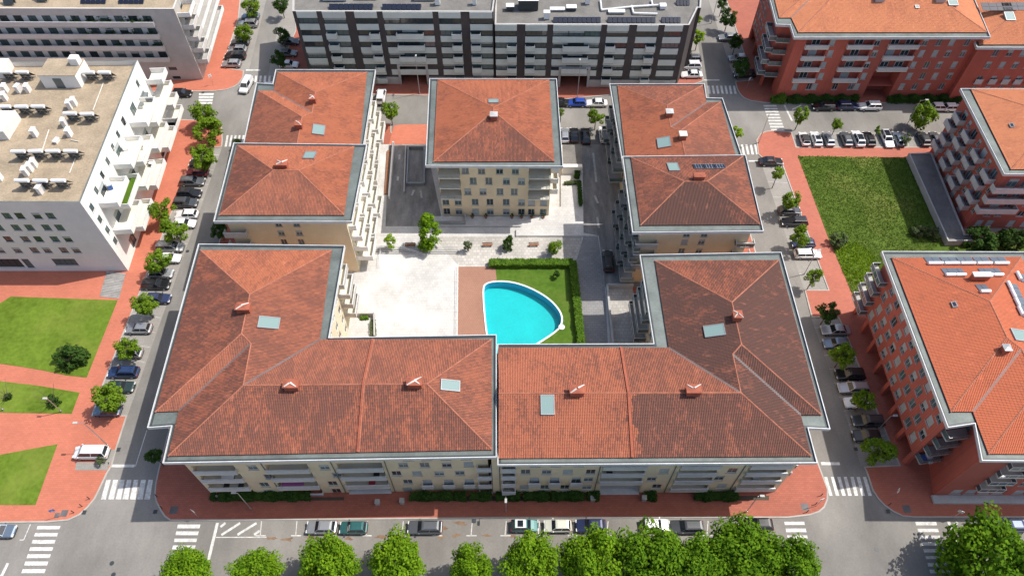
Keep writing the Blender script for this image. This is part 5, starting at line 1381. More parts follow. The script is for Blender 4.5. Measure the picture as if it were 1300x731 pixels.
# ------------------------------------------------------------------ plants
def leaf_cloud(n, rx, ry, rz, leaf, seed, clumps, shape='ball', flat=.25, cr=.33):
    rnd = random.Random(seed); g = MB(); C = []
    for _ in range(clumps):
        while True:
            x, y, z = rnd.uniform(-1, 1), rnd.uniform(-1, 1), rnd.uniform(-1, 1)
            l = math.sqrt(x*x + y*y + z*z)
            if .35 < l < 1: break
        if shape == 'box': C.append((rnd.uniform(-rx, rx), rnd.uniform(-ry, ry), rnd.uniform(-rz, rz)))
        else:
            k = (.55 + .40 * rnd.random()) / l * (.85 + .3 * rnd.random())
            tz = z * k
            wd = 1.0
            if shape == 'cone': wd = 1.0 - .62 * max(0, tz)
            C.append((x * k * rx * wd, y * k * ry * wd, tz * rz))
    R0 = min(rx, ry, rz) * cr if shape != 'box' else min(ry, rz) * .55
    for i in range(n):
        c = C[rnd.randrange(len(C))]
        th, ph = rnd.uniform(0, 6.283), math.acos(rnd.uniform(-1, 1)); r = R0 * (.55 + .5 * rnd.random())
        d = Vector((math.sin(ph) * math.cos(th), math.sin(ph) * math.sin(th), math.cos(ph) * .85))
        p = Vector(c) + d * r
        nn = (d * .9 + Vector((rnd.uniform(-.7, .7), rnd.uniform(-.7, .7), rnd.uniform(0, .9) + flat))).normalized()
        a = nn.orthogonal().normalized(); b = nn.cross(a); t = rnd.uniform(0, 6.283); a, b = a * math.cos(t) + b * math.sin(t), b * math.cos(t) - a * math.sin(t)
        s = leaf * rnd.uniform(.6, 1.25)
        g.face([p - a * s * .6, p - b * s * .38, p + a * s * .6, p + b * s * .38])
    return g
def crown_mesh(key, mat_, *a, **k): return cached(('cr', key), lambda: leaf_cloud(*a, **k).mesh('crown', [mat_]))
def trunk_mesh(key, h, r, spread, seed, n=6):
    def mk():
        rnd = random.Random(seed); g = MB(); p = Vector((0, 0, 0)); q = Vector((rnd.uniform(-.1, .1), rnd.uniform(-.1, .1), h)); g.tube(p, q, r, 7, 0, r * .7)
        for i in range(n):
            t = 6.283 * i / n + rnd.uniform(-.4, .4); e = q + Vector((math.cos(t) * spread * rnd.uniform(.5, .9), math.sin(t) * spread * rnd.uniform(.5, .9), spread * rnd.uniform(.5, 1.3)))
            g.tube(q - Vector((0, 0, h * .12 * rnd.random())), e, r * .45, 5, 0, r * .15)
            e2 = e + Vector((rnd.uniform(-.5, .5), rnd.uniform(-.5, .5), .5)) * spread * .5; g.tube(e, e2, r * .15, 4, 0, r * .06)
        return g.mesh('trunk', ['bark'])
    return cached(('tr', key), mk)
def tree(px, diam, zc, kind, label, group, name='street_tree', cat='tree', sq=1.0, rng=random.Random(5)):
    """px = centre of the crown in the survey, diam in photo pixels, zc = height of the crown's centre"""
    c = G(px[0], px[1], zc); R_ = diam / pxm(c) / 2 * (.93 if kind in ('street', 'dark') else 1.0)
    r = thing(name, label, cat, (c.x, c.y, .12), rng.uniform(0, 6.28), group)
    mt, nleaf, leaf, cl, shp, rzf = KINDS[kind]
    v = rng.randrange(3)
    me = crown_mesh((kind, v), mt, nleaf, 1, 1, rzf, leaf, 11 + v * 7, cl, shp)
    o = link('crown', me, r, (0, 0, zc - .12)); ir = .16 if 'big' in kind else .1; o.scale = (R_ * rng.uniform(1 - ir, 1 + ir * .6), R_ * rng.uniform(1 - ir, 1 + ir * .6), R_ * sq * rng.uniform(.9, 1.12)); o.rotation_euler = (rng.uniform(-.2, .2), rng.uniform(-.2, .2), 0)
    hb = max(.6, zc - .12 - R_ * rzf * sq * .75)
    t = link('trunk', trunk_mesh((kind, v, round(hb, 1)), hb, .07 + .02 * R_, R_ * .8, v + 3), r)
    return r
# kind: leaf material, leaves, leaf size (relative to radius), clumps, shape, vertical/horizontal radius
KINDS = {'street': ('leaf_street', 2000, .155, 24, 'ball', 1.0), 'dark': ('leaf_dark', 1900, .16, 24, 'ball', .95), 'big': ('leaf_bright', 10500, .088, 85, 'ball', .9),
         'tall': ('leaf_bright', 3200, .17, 40, 'cone', 2.0), 'shrub': ('leaf_dark', 1700, .17, 30, 'ball', .75), 'lime': ('leaf_lime', 900, .22, 20, 'ball', .9), 'olive': ('leaf_olive', 800, .2, 18, 'ball', .9),
         'cone': ('leaf_lime', 1100, .2, 22, 'cone', 1.7), 'bigdark': ('leaf_deep', 10500, .088, 85, 'ball', .9)}
gl = 'young street trees along the left street'
for px, d, k, l in (((256, 143), 34, 'street', 'green street tree at the top corner of the left pavement, upper of a touching pair'), ((264, 164), 36, 'street', 'green street tree at the top of the left street, lower of a touching pair'),
        ((257, 198), 36, 'street', 'green street tree shading the dark red car in the left street'), ((204, 265), 32, 'street', 'yellowish green street tree over the left pavement beside white cars'),
        ((220, 290), 36, 'street', 'green street tree just above the big silver van-like car in the left street'), ((199, 331), 34, 'street', 'green street tree below the silver people carrier in the left street'),
        ((182, 386), 33, 'street', 'green street tree beside the dark blue car in the left street'), ((160, 441), 33, 'street', 'green street tree hiding the middle of a silver hatchback'), ((137, 504), 45, 'street', 'spreading street tree over the last car of the left row, throwing a wide shadow')):
    tree(px, d, 4.2, k, l, gl)
tree((195, 578), 24, 4, 'dark', 'small dark tree in the shade beside the front left block corner', None)
tree((127, 583), 12, 1.2, 'olive', 'small yellowish shrub in the gravel strip beside the white van', None, 'shrub', 'shrub')
tree((278, 292), 24, 3, 'dark', 'dark tree in the gap between the two left roofs', None)
tree((301, 180), 10, 2, 'street', 'little green tree peeping out beside the back left roof', None)
for px, d, l in (((318, 8), 26, 'street tree at the top of the frame above the top left car row'), ((309, 40), 24, 'street tree between parked cars in the top left row')): tree(px, d, 4, 'street', l, None)
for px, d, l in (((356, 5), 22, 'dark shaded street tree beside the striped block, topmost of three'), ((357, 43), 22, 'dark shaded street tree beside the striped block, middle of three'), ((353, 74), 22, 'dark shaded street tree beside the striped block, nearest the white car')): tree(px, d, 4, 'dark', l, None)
# courtyard
tree((544, 293), 31, 4.6, 'tall', 'tall narrow bright green tree standing in the white courtyard', None, 'courtyard_tree')
tree((495, 305), 15, 2.6, 'cone', 'small pointed lime green tree by the courtyard handrail', None, 'courtyard_tree')
tree((645, 308), 17, 1.8, 'shrub', 'rounded green shrub on the cobbles between two benches', None, 'shrub', 'shrub', 1.4)
tree((704, 312), 21, 2.4, 'street', 'light green small tree on the cobbles near the hedge corner', None, 'courtyard_tree')
tree((594, 311), 13, 2.0, 'olive', 'sparse little olive tree on the cobbles left of the benches', None, 'courtyard_tree')
tree((495, 140), 24, 4.2, 'street', 'street tree in a square pit between the back left block and the square block', None)
tree((757, 147), 22, 4.0, 'street', 'street tree between the parked cars behind the square block', None)
tree((933, 168), 20, 3, 'lime', 'bright green shrub tree hugging the right side of the back right block', None, 'shrub', 'shrub')
tree((712, 142), 10, 3, 'street', 'thin tree half hidden by the right edge of the square block roof', None)
tree((707, 347), 10, 1.4, 'shrub', 'small bush growing at the pool end of the hedge', None, 'shrub', 'shrub')
# upper right street
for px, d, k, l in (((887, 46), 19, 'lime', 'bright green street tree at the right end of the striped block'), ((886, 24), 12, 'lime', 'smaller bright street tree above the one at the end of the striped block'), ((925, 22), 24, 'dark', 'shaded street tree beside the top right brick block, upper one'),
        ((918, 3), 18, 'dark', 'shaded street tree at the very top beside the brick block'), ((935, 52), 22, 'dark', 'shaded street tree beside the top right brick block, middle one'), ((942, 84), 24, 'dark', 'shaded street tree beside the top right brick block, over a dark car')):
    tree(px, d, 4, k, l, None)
for px, d, l in (((1017, 146), 21, 'street tree on the corner pavement by the row of white cars'), ((1063, 157), 16, 'small street tree between the silver and the grey car'), ((1115, 165), 9, 'tiny young street tree beside the black car in the row'), ((1174, 145), 34, 'tall leaning street tree near the right end of the parked row')): tree(px, d, 4.2 if d > 12 else 2, 'street', l, None, sq=1.15)
tree((1150, 177), 16, 1.6, 'olive', 'dusty grey green bush between two cars in the row', None, 'shrub', 'shrub')
gr = 'young street trees along the right street'
for px, d, k, l in (((988, 220), 18, 'street', 'slim street tree in the empty bay below the black saloon'), ((1004, 254), 27, 'street', 'street tree hiding a dark car in the right street'), ((1018, 299), 28, 'street', 'street tree above the white estate car in the right street'), ((1034, 350), 22, 'street', 'small street tree beside the paved square in the right street'),
        ((1052, 395), 29, 'dark', 'dark green street tree on the red paving above the silver car'), ((1071, 450), 33, 'street', 'street tree above the black car in the shaded right street'), ((1098, 506), 33, 'street', 'street tree over the white car in the shaded right street'), ((1117, 571), 41, 'street', 'broad street tree at the lower end of the shaded right street')):
    tree(px, d, 4.2, k, l, gr)
tree((1245, 306), 44, 2.4, 'shrub', 'big dark green bush at the end of the grey platform, left of two', None, 'shrub', 'shrub'); tree((1286, 305), 40, 2.4, 'shrub', 'big dark green bush at the right picture edge, right of two', None, 'shrub', 'shrub')
tree((1064, 305), 24, 1.4, 'olive', 'grey green thicket at the left edge of the weedy field', None, 'shrub', 'shrub'); tree((1166, 291), 20, 1.2, 'olive', 'pale feathery reeds in the field corner, left clump', None, 'shrub', 'shrub'); tree((1186, 296), 20, 1.2, 'olive', 'pale feathery reeds in the field corner, right clump', None, 'shrub', 'shrub')
tree((89, 452), 46, 1.8, 'shrub', 'big round dark green shrub on the upper left lawn', None, 'shrub', 'shrub'); tree((10, 503), 11, .7, 'shrub', 'small dark bush at the left edge of the middle lawn', None, 'shrub', 'shrub'); tree((67, 508), 19, 1.0, 'shrub', 'dark bush behind the lamp on the middle lawn', None, 'shrub', 'shrub')
# broad trees at the bottom edge
for px, d, k, l in (((234, 727), 64, 'big', 'leftmost of the row of broad bright trees'), ((327, 724), 58, 'big', 'second tree from the left, low and half cut by the frame'), ((417, 718), 76, 'big', 'third tree from the left, in front of the silver hatchback'), ((503, 717), 80, 'big', 'fourth tree from the left, below the grey car'),
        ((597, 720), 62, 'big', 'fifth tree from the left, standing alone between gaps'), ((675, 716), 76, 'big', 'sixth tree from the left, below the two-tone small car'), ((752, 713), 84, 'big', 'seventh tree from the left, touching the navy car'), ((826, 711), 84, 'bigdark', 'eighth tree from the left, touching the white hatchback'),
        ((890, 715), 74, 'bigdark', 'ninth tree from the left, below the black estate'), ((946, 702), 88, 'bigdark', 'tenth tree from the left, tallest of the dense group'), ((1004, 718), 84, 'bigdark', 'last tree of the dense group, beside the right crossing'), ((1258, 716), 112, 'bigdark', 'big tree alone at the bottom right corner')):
    tree(px, d, 6.5, k, 'broad bottom-edge tree, ' + l, 'broad trees along the bottom edge', 'plane_tree')
# clipped hedges and planting beds
def hedge(a, b, h, wd, label, mt='leaf_hedge', dens=70, name='hedge', cat='hedge', z0=.15, rough=.25):
    A, B_ = (a, b) if isinstance(a, Vector) else (G(*a, z0), G(*b, z0)); L = (B_ - A).length; mid = (A + B_) / 2
    r = thing(name, label, cat, mid, math.atan2((B_ - A).y, (B_ - A).x))
    rnd = random.Random(int(a[0] * 7)); g = MB(); N = int(L * dens * (.8 + h + wd) * .9)
    for _ in range(N):
        x = rnd.uniform(-L / 2, L / 2); sd_ = rnd.random(); lump = .82 + .22 * math.sin(x * 1.9 + rnd.uniform(-.3, .3)) * rough + rnd.uniform(-.08, .08)
        if sd_ < .5: p = Vector((x, rnd.uniform(-wd / 2, wd / 2), h * lump)); nn = Vector((rnd.uniform(-.6, .6), rnd.uniform(-.6, .6), 1))
        else:
            s_ = -1 if sd_ < .76 else 1; p = Vector((x, s_ * wd / 2 * lump, rnd.uniform(0, h * lump))); nn = Vector((rnd.uniform(-.6, .6), s_, rnd.uniform(0, .9)))
        p += Vector((0, rnd.uniform(-.1, .1), rnd.uniform(-.08, .08))); nn.normalize(); u_ = nn.orthogonal().normalized(); v_ = nn.cross(u_); t = rnd.uniform(0, 6.283); u_, v_ = u_ * math.cos(t) + v_ * math.sin(t), v_ * math.cos(t) - u_ * math.sin(t)
        q = rnd.uniform(.12, .26); g.face([p - u_ * q, p - v_ * q * .65, p + u_ * q, p + v_ * q * .65])
    g.build('foliage', [mt], r)
    g = MB(); g.box(-L / 2 + .1, L / 2 - .1, -wd * .36, wd * .36, 0, h * .7); g.build('solid_core', ['leaf_dark'], r)  # solid dark green box added behind the leaves for density
    return r
hedge((621, 337), (727, 337), 1.35, 1.35, 'long clipped hedge along the far side of the pool lawn', dens=95); hedge((727, 336), (738, 446), 1.35, 1.2, 'clipped hedge along the right side of the pool lawn', dens=95)
def beds(L, y, label, mt='leaf_dark', h=1.2, w=1.15):
    for i, (a, b) in enumerate(L): hedge((a, y), (b, y), h, w, label[i], mt, 60, 'shrub_bed', 'shrubs', .12, 1.0)
beds([(269, 276), (280, 395), (521, 545), (545, 575), (577, 592), (597, 624), (630, 660), (664, 698), (700, 742), (882, 898), (898, 936), (745, 760), (818, 832)], 631.5,
     ['small dark shrub at the left corner of the front facade', 'long low dark shrub bed under the left balconies of the front facade', 'dark shrubs right of the left garage entrance', 'dense dark shrubs left of the centre on the front facade', 'low dark shrubs left of the joint between the front blocks', 'dark shrubs just left of the joint between the front blocks', 'dark shrubs behind the street lamp on the front facade', 'dark shrubs right of the front street lamp', 'high dark shrubs left of the right garage entrance', 'little dark shrub right of the right garage entrance bays', 'dark shrubs under the right balconies of the front facade', 'low dark shrub at the left post of the right entrance', 'low dark shrub right of the right garage entrance'])
fB = BT.F[0]
for xa, xb, m_, h_, l in ((981, 1000, 'leaf_hedge', 1.7, 'bright green bush at the left corner of the top right brick block'), (1003, 1093, 'leaf_dark', 1.5, 'long dark hedge left of the brick block entrance'), (1132, 1224, 'leaf_dark', 1.5, 'long dark hedge right of the brick block entrance')):
    uu = [fB.hit(x, 110)[0] for x in (xa, xb)]; P_ = [fB.p0 + fB.t * max(-1.2, u) + fB.n * 1.0 for u in uu]
    hedge(Vector((*P_[0], .12)), Vector((*P_[1], .12)), h_, 1.4, l, m_, 60, 'shrub_bed', 'shrubs', .12, 1.0)
hedge((733, 215), (732, 228), 1.2, 1.0, 'dark potted hedge on the terrace beside the square block', 'leaf_dark', 60, 'shrub_bed', 'shrubs', .55); hedge((735, 232), (737, 262), .8, .7, 'row of small dark shrubs along the terrace beside the lane', 'leaf_dark', 40, 'shrub_bed', 'shrubs', .55)
hedge((716, 234), (732, 233), .6, .7, 'low mixed planting across the terrace beside the square block', 'leaf_olive', 50, 'shrub_bed', 'shrubs', .55)
hedge((474, 408), (474.5, 428), .8, .8, 'planted strip inside the little patio under the front left roof', 'leaf_olive', 40, 'shrub_bed', 'shrubs'); hedge((458, 404), (468, 404), .6, .6, 'small green box hedge at the back of the little patio', 'leaf_hedge', 60, 'shrub_bed', 'shrubs')
for x, l in ((600, 'first from the left'), (617, 'second from the left'), (650, 'third from the left'), (662, 'fourth from the left'), (675, 'fifth from the left'), (690, 'last at the right')):
    c = G(x, 277, .5); r = thing('potted_plant', 'potted plant on the terrace before the square block, ' + l, 'plant', c, 0, 'potted plants before the square block')
    g = MB(); g.tube((0, 0, 0), (0, 0, .4), .2, 8, 0, .28); link('pot', cached('pot', lambda: g.mesh('pot', ['terracotta_pot'])), r); o = link('foliage', crown_mesh('pp', 'leaf_dark', 150, 1, 1, 1, .4, 3, 8), r, (0, 0, .75)); o.scale = (.4,) * 3
# greenery in the grey block's balconies
rg = random.Random(9); fG = GB.F[0]; words = ['top', 'second', 'third']
for k, n_ in ((0, 7), (1, 4), (2, 2)):
    z0 = zs_[0][1] - 2.95 * k - .25; u1 = zs_[k][0]
    for i in range(n_):
        u = u1 - 1.0 - (i * (u1 - fG.L * .4) / n_) * .62 - rg.uniform(0, 1.2)
        p = fG.pos(u, z0 + .12, -.1) + GB.o; r = thing('balcony_plant', 'plant on the grey block\'s %s balcony strip, number %s from the right end' % (words[k], ('one', 'two', 'three', 'four', 'five', 'six', 'seven')[i]), 'plant', p, 0, 'plants on the grey block balconies')
        link('pot', CACHE['pot'], r); s_ = rg.uniform(.5, .95); o = link('foliage', crown_mesh('pp', 'leaf_dark', 150, 1, 1, 1, .4, 3, 8), r, (0, 0, .9)); o.scale = (s_ * 1.2, s_, s_)
# meadow tufts: loose blades over the weedy field
rt = random.Random(4); g = MB(); A = [G(*p) for p in ((1012.7, 199), (1155, 201), (1205, 306), (1130, 345), (1085, 382))]
def inside(x, y, P):
    c = False
    for i in range(len(P)):
        a, b = P[i], P[i - 1]
        if (a.y > y) != (b.y > y) and x < (b.x - a.x) * (y - a.y) / (b.y - a.y) + a.x: c = not c
    return c
x0, x1, y0, y1 = min(p.x for p in A), max(p.x for p in A), min(p.y for p in A), max(p.y for p in A); k = 0
lime = G(1085, 335); gm = MB()
while k < 12000:
    x, y = rt.uniform(x0, x1), rt.uniform(y0, y1)
    if not inside(x, y, A): continue
    k += 1; dl = math.hypot((x - lime.x) / 4.2, (y - lime.y) / 5.2); hh = rt.uniform(.05, .20) * (1.6 if dl < 1 else 1); t = rt.uniform(0, 6.283); q = gm if dl < 1 + rt.uniform(-.2, .2) else g
    for s_ in range(2 if dl > 1 else 4):
        ex, ey = math.cos(t + s_ * 1.7) * .22, math.sin(t + s_ * 1.7) * .22; b = Vector((x + rt.uniform(-.2, .2), y + rt.uniform(-.2, .2), .16))
        s_z = 1.5 if dl < 1.1 else 1.0
        q.face([b + Vector((-ex * .5, -ey * .5, 0)), b + Vector((ex * .5, ey * .5, 0)), b + Vector((ey * .8, -ex * .8, hh))])
leafmat('blade', (.055, .105, .012), (.125, .185, .03), .35); leafmat('blade_lime', (.13, .23, .012), (.25, .37, .025), .3)
tag(g.build('meadow_grass', ['blade']), 'rough grass tufts over the weedy field', 'grass', kind='stuff'); tag(gm.build('weeds', ['blade_lime']), 'bright lime weeds in the left corner of the field', 'weeds', kind='stuff')
# dark soil under planting along the facades
sheet('planting_bed', [(270, 631), (437, 631), (437, 635), (270, 636)], 'hedge_soil', .132); sheet('planting_bed', [(520, 630), (742, 629.5), (742, 636), (520, 636)], 'hedge_soil', .132); sheet('planting_bed', [(880, 630), (976, 629), (976, 635), (880, 635)], 'hedge_soil', .132)
# raised grey platform beside the brick block
g = MB(); P = [G(*p, 1.3) for p in ((1153, 195.5), (1182.5, 195), (1224.5, 298), (1320, 298), (1320, 305), (1203, 307))]
g.prism(P, .1, 1.3, 0, 1); o = tag(g.build('garage_platform', ['roof_grey', 'light_concrete']), 'long raised grey garage roof between the field and the brick block', 'platform')
g = MB(); Pi_ = inset([Vector(p[:2]) for p in (P if sum(P[i].x * P[(i + 1) % 6].y - P[(i + 1) % 6].x * P[i].y for i in range(6)) > 0 else P[::-1])], .25)
Q = P if sum(P[i].x * P[(i + 1) % 6].y - P[(i + 1) % 6].x * P[i].y for i in range(6)) > 0 else P[::-1]
for i in range(6):
    j = (i + 1) % 6; g.face([(*Q[i].xy, 1.55), (*Q[j].xy, 1.55), (*Pi_[j], 1.55), (*Pi_[i], 1.55)]); g.face([(*Q[i].xy, 1.302), (*Q[j].xy, 1.302), (*Q[j].xy, 1.55), (*Q[i].xy, 1.55)]); g.face([(*Pi_[j], 1.302), (*Pi_[i], 1.302), (*Pi_[i], 1.55), (*Pi_[j], 1.55)])
oo = g.build('coping', ['light_concrete'], o)
sheet('service_lane', [(1184, 195), (1400, 195), (1400, 296), (1226, 296)], 'asphalt', .168)

# ------------------------------------------------------------------ things standing on balconies and decks
def on_deck(f, name, label, cat, boxes, u, out, z, rot=0):
    p = f.pos(u, z, out) + f.b.o; r = thing(name, label, cat, p, f.rz + rot)
    for nm, m_, bx in boxes:
        g = MB()
        for q in bx: g.box(*q)
        g.build(nm, [m_], r)
    return r
def sofa(m_, w=1.8): return [('seat', m_, [(-w/2, w/2, -.4, .4, .05, .42)]), ('backrest', m_, [(-w/2, w/2, .28, .45, .425, .8)])]
def table(m_, w=1.2, d=.8): return [('tabletop', m_, [(-w/2, w/2, -d/2, d/2, .7, .75)]), ('leg', 'steel', [(-w/2 + .08, -w/2 + .14, -.3, .3, 0, .698)]), ('leg', 'steel', [(w/2 - .14, w/2 - .08, -.3, .3, 0, .698)])]
fw = WB.F[1]
def deck_at(px, py, z):
    q = G(px, py, z).xy - fw.p0; return q.dot(fw.t), q.dot(fw.n)
for px, py, z, nm, bx, rot, l, c in ((184, 123, 13.35, 'sofa', sofa('shutter_dark'), 0, 'dark grey sofa on the uppermost white deck near the back', 'sofa'), (191, 128, 13.35, 'sofa', sofa('shutter_dark', 1.2), 1.57, 'small dark grey sofa beside the other on the uppermost white deck', 'sofa'), (181, 136, 13.35, 'table', table('shutter_dark'), 0, 'dark low table on the uppermost white deck', 'table'),
        (152, 189, 13.35, 'sun_lounger', sofa('white_metal', 1.5), .3, 'white lounger on the middle upper deck of the white block', 'lounger'), (131, 240, 13.35, 'grill', [('body', 'cloth_blue', [(-.4, .4, -.35, .35, .05, 1.0)]), ('lid', 'pvc', [(-.42, .42, -.37, .37, 1.003, 1.15)])], .4, 'blue grey covered barbecue on the front upper deck of the white block', 'barbecue'),
        (180, 189, 10.35, 'table', table('bench_wood', 1.0, .7), .2, 'small brown table on a middle deck of the white block', 'table'), (200, 210, 7.3, 'table', table('white_metal', 1.0, .7), 1.2, 'small white table on a lower deck of the white block', 'table')):
    u, o_ = deck_at(px, py, z); o_ = min(2.6, max(.6, o_)); on_deck(fw, nm, l, c, bx, u, o_, z, rot)
u0_, _ = deck_at(177, 220, 11.4); u1_, _ = deck_at(166.4, 259, 11.4)
on_deck(fw, 'artificial_lawn', 'strip of green artificial lawn covering a deck of the white block', 'artificial lawn', [('turf', 'leaf_hedge', [(-abs(u0_ - u1_) / 2 + .15, abs(u0_ - u1_) / 2 - .15, -1.35, 1.35, .004, .04)]), ('edging', 'white_metal', [(-abs(u0_ - u1_) / 2 + .12, abs(u0_ - u1_) / 2 - .12, 1.353, 1.40, .004, .07)])], (u0_ + u1_) / 2, 1.6, 10.35)
fa_, fb_ = FL.F[0], FR.F[0]
def on_front(f, px, zi, fl_, nm, bx, l, c, out=-.3):
    on_deck(f, nm, l, c, bx, f.hit(px, 615)[0], out, fl_[zi] + .125)
zl_ = sorted(FL.F[0].hit(540, y)[1] - 1.15 for y in (621, 611.4, 600.7, 590)); zr9 = fl_fr
on_front(fa_, 296, 2, zl_, 'table', table('white_metal', 1.8, 1.0), 'white table on a left front balcony, third floor', 'table'); on_front(fa_, 284, 1, zl_, 'chair', sofa('trim', .7), 'dark chair on a left front balcony, second floor', 'chair'); on_front(fa_, 303, 1, zl_, 'chair', sofa('gutter_dark', .7), 'dark grey chair at the right end of a left front balcony', 'chair')
on_front(fa_, 372, 1, zl_, 'awning', [('cloth', 'awning_purple', [(-1.6, 1.6, -.2, .5, .95, 1.05)]), ('rod', 'steel', [(-1.65, 1.65, -.26, -.21, .92, 1.0)])], 'purple cloth hanging on the middle left front balcony', 'cloth', .1)
on_front(fa_, 472, 1, zl_, 'cushion', sofa('cloth_red', .9), 'dark red armchair on the balcony above the left garage entrance', 'armchair'); on_front(fa_, 482, 2, zl_, 'chair', sofa('trim', .8), 'black chair on the upper balcony above the left garage entrance', 'chair')
on_front(fb_, 770, 2, zr9, 'chair', sofa('trim', .8), 'black chair on the balcony above the right garage entrance', 'chair'); on_front(fb_, 963, 2, zr9, 'laundry', [('cloth', 'cloth_blue', [(-1.4, 1.4, .3, .36, .9, 1.9)]), ('line', 'steel', [(-1.6, 1.6, .32, .34, 1.903, 1.93)])], 'blue laundry hanging on the right end front balcony', 'laundry', .1)
on_front(fb_, 955, 1, zr9, 'table', table('pvc', 1.0, .7), 'pale green table on the right end front balcony', 'table')
fj = BF.F[6]; on_deck(fj, 'laundry', 'heap of blue and white laundry on a corner balcony of the brick block', 'laundry', [('cloth', 'cloth_blue', [(-.9, -.1, -.5, .4, .01, .7)]), ('cloth', 'white_metal', [(0, .9, -.4, .5, .01, .6)]), ('cloth', 'pvc', [(.2, .7, -.9, -.5, .01, .5)])], 1.4, .8, 3.7)
# ------------------------------------------------------------------ cars
#            length width height  bonnet-end windscreen-top roof-end tail(bottom of rear glass) belt
CAR = {'hatch': (4.1, 1.76, 1.48, .30, .44, .86, .95, .92), 'small': (3.75, 1.68, 1.48, .28, .42, .88, .96, .92), 'saloon': (4.6, 1.8, 1.44, .31, .45, .72, .86, .90),
       'estate': (4.7, 1.82, 1.48, .30, .43, .91, .97, .90), 'suv': (4.5, 1.86, 1.68, .29, .41, .88, .96, 1.04), 'mpv': (4.75, 1.86, 1.72, .20, .36, .92, .98, 1.02), 'van': (4.6, 1.83, 1.88, .22, .34, .95, .985, 1.10), 'minivan': (4.9, 1.9, 1.95, .17, .31, .95, .985, 1.12)}
PAINT = {'silver': (.42, .43, .44), 'grey': (.16, .17, .18), 'black': (.012, .012, .014), 'white': (.78, .78, .77), 'navy': (.02, .03, .085), 'blue': (.02, .07, .38), 'red': (.16, .02, .03), 'teal': (.03, .12, .12), 'darkblue': (.025, .05, .13), 'bluegrey': (.17, .22, .28), 'darkgreen': (.015, .035, .03), 'cream': (.66, .66, .56), 'anthracite': (.055, .06, .065)}
for k, v in PAINT.items(): paint('car_' + k, v, .6 if k in ('silver', 'bluegrey', 'grey') else .2)
def car_meshes(kind):
    L, W, Hh, cb, wt, re, tb, belt = CAR[kind]
    X = lambda t: L / 2 - t * L        # front = +x
    def sect(t, wf, zt, zb=.24):
        x = X(t); w_ = W / 2 * wf; return [(x, -w_ * .90, zb), (x, -w_, zb + .22), (x, -w_, belt * .74), (x, -w_ * .94, zt - .03), (x, -w_ * .80, zt), (x, w_ * .80, zt), (x, w_ * .94, zt - .03), (x, w_, belt * .74), (x, w_, zb + .22), (x, w_ * .90, zb)]
    b = MB(); st = [(0, .74, belt * .62, .34), (.012, .84, belt * .70, .28), (.06, .96, belt * .80, .24), (.16, 1, belt * .88, .24), (cb, 1, belt, .24), (.55, 1, belt + .01, .24), (.82, 1, belt + .01, .24), (min(.94, tb), .97, belt * .99 if kind != 'saloon' else belt * .98, .26), (.985, .90, belt * .9, .3), (1.0, .80, belt * .78, .36)]
    Sx = [sect(*q) for q in st]
    for a, c in zip(Sx, Sx[1:]):
        for i in range(10):
            j = (i + 1) % 10; b.face([a[i], a[j], c[j], c[i]][::-1], 1 if i == 9 else 0)
    b.face(Sx[0][::1]); b.face(Sx[-1][::-1])
    # cabin: bottom ring / top ring
    y0, y1 = W / 2 * .90, W / 2 * .70
    zr = Hh
    bot = [(X(cb - .01), belt - .02), (X(tb), belt - .02)]; xf, xr = X(wt), X(re)
    c8 = [(bot[1][0], -y0, belt - .03), (bot[0][0], -y0, belt - .03), (bot[0][0], y0, belt - .03), (bot[1][0], y0, belt - .03), (xr, -y1, zr - .05), (xf, -y1, zr - .05), (xf, y1, zr - .05), (xr, y1, zr - .05)]
    b.hexa(c8, 0)
    # gently crowned roof
    m = .06
    q = [(xr, -y1, zr - .05), (xf, -y1, zr - .05), (xf, y1, zr - .05), (xr, y1, zr - .05)]; p_ = [(xr + .25, -y1 + .18, zr), (xf - .25, -y1 + .18, zr), (xf - .25, y1 - .18, zr), (xr + .25, y1 - .18, zr)]
    for i in range(4): b.face([q[i], q[(i + 1) % 4], p_[(i + 1) % 4], p_[i]])
    b.face(p_)
    for s_ in (-1, 1): b.box(X(cb + .05) - .08, X(cb + .05) + .08, s_ * (W / 2 + .06) - .09, s_ * (W / 2 + .06) + .09, belt, belt + .13, 0)      # mirrors
    b.box(X(.999) - .02, X(.97), -W * .36, W * .36, .30, .48, 1); b.box(X(.03), X(-.003), -W * .34, W * .34, .26, .42, 1)
    for s_ in (-1, 1): b.box(X(.78), X(.22), s_ * W / 2 - .012, s_ * W / 2 + .012, .30, .38, 1)
    if kind in ('estate', 'suv', 'mpv'):
        for s_ in (-1, 1): b.tube((xf - .3, s_ * (y1 - .1), zr + .04), (xr + .2, s_ * (y1 - .1), zr + .04), .022, 4, 1)
    body = b.mesh('body', ['car_silver', 'trim'])
    def quadpatch(A, ins, off):
        A = [Vector(a) for a in A]; c = sum(A, Vector()) / 4; n = (A[1] - A[0]).cross(A[3] - A[0]).normalized(); 
        if n.dot(c - Vector((0, 0, .9))) < 0: n = -n
        e = [a.lerp(c, 0) for a in A]; r = []
        for i in range(4):
            p, nx, pv = A[i], A[(i + 1) % 4], A[i - 1]; r.append(p + (nx - p).normalized() * ins + (pv - p).normalized() * ins + n * off)
        return r
    def gl_(name, A, ins=.06):
        g = MB(); r = quadpatch(A, ins, .012); r0 = quadpatch(A, ins, -.01)
        g.face(r); 
        for i in range(4): g.face([r0[i], r0[(i + 1) % 4], r[(i + 1) % 4], r[i]])
        return g.mesh(name, ['car_glass'])
    out = [('body', body)]
    out.append(('windscreen', gl_('windscreen', [c8[1], c8[2], c8[6], c8[5]], .08)))
    out.append(('rear_window', gl_('rear_window', [c8[3], c8[0], c8[4], c8[7]], .10 if kind != 'van' else .2)))
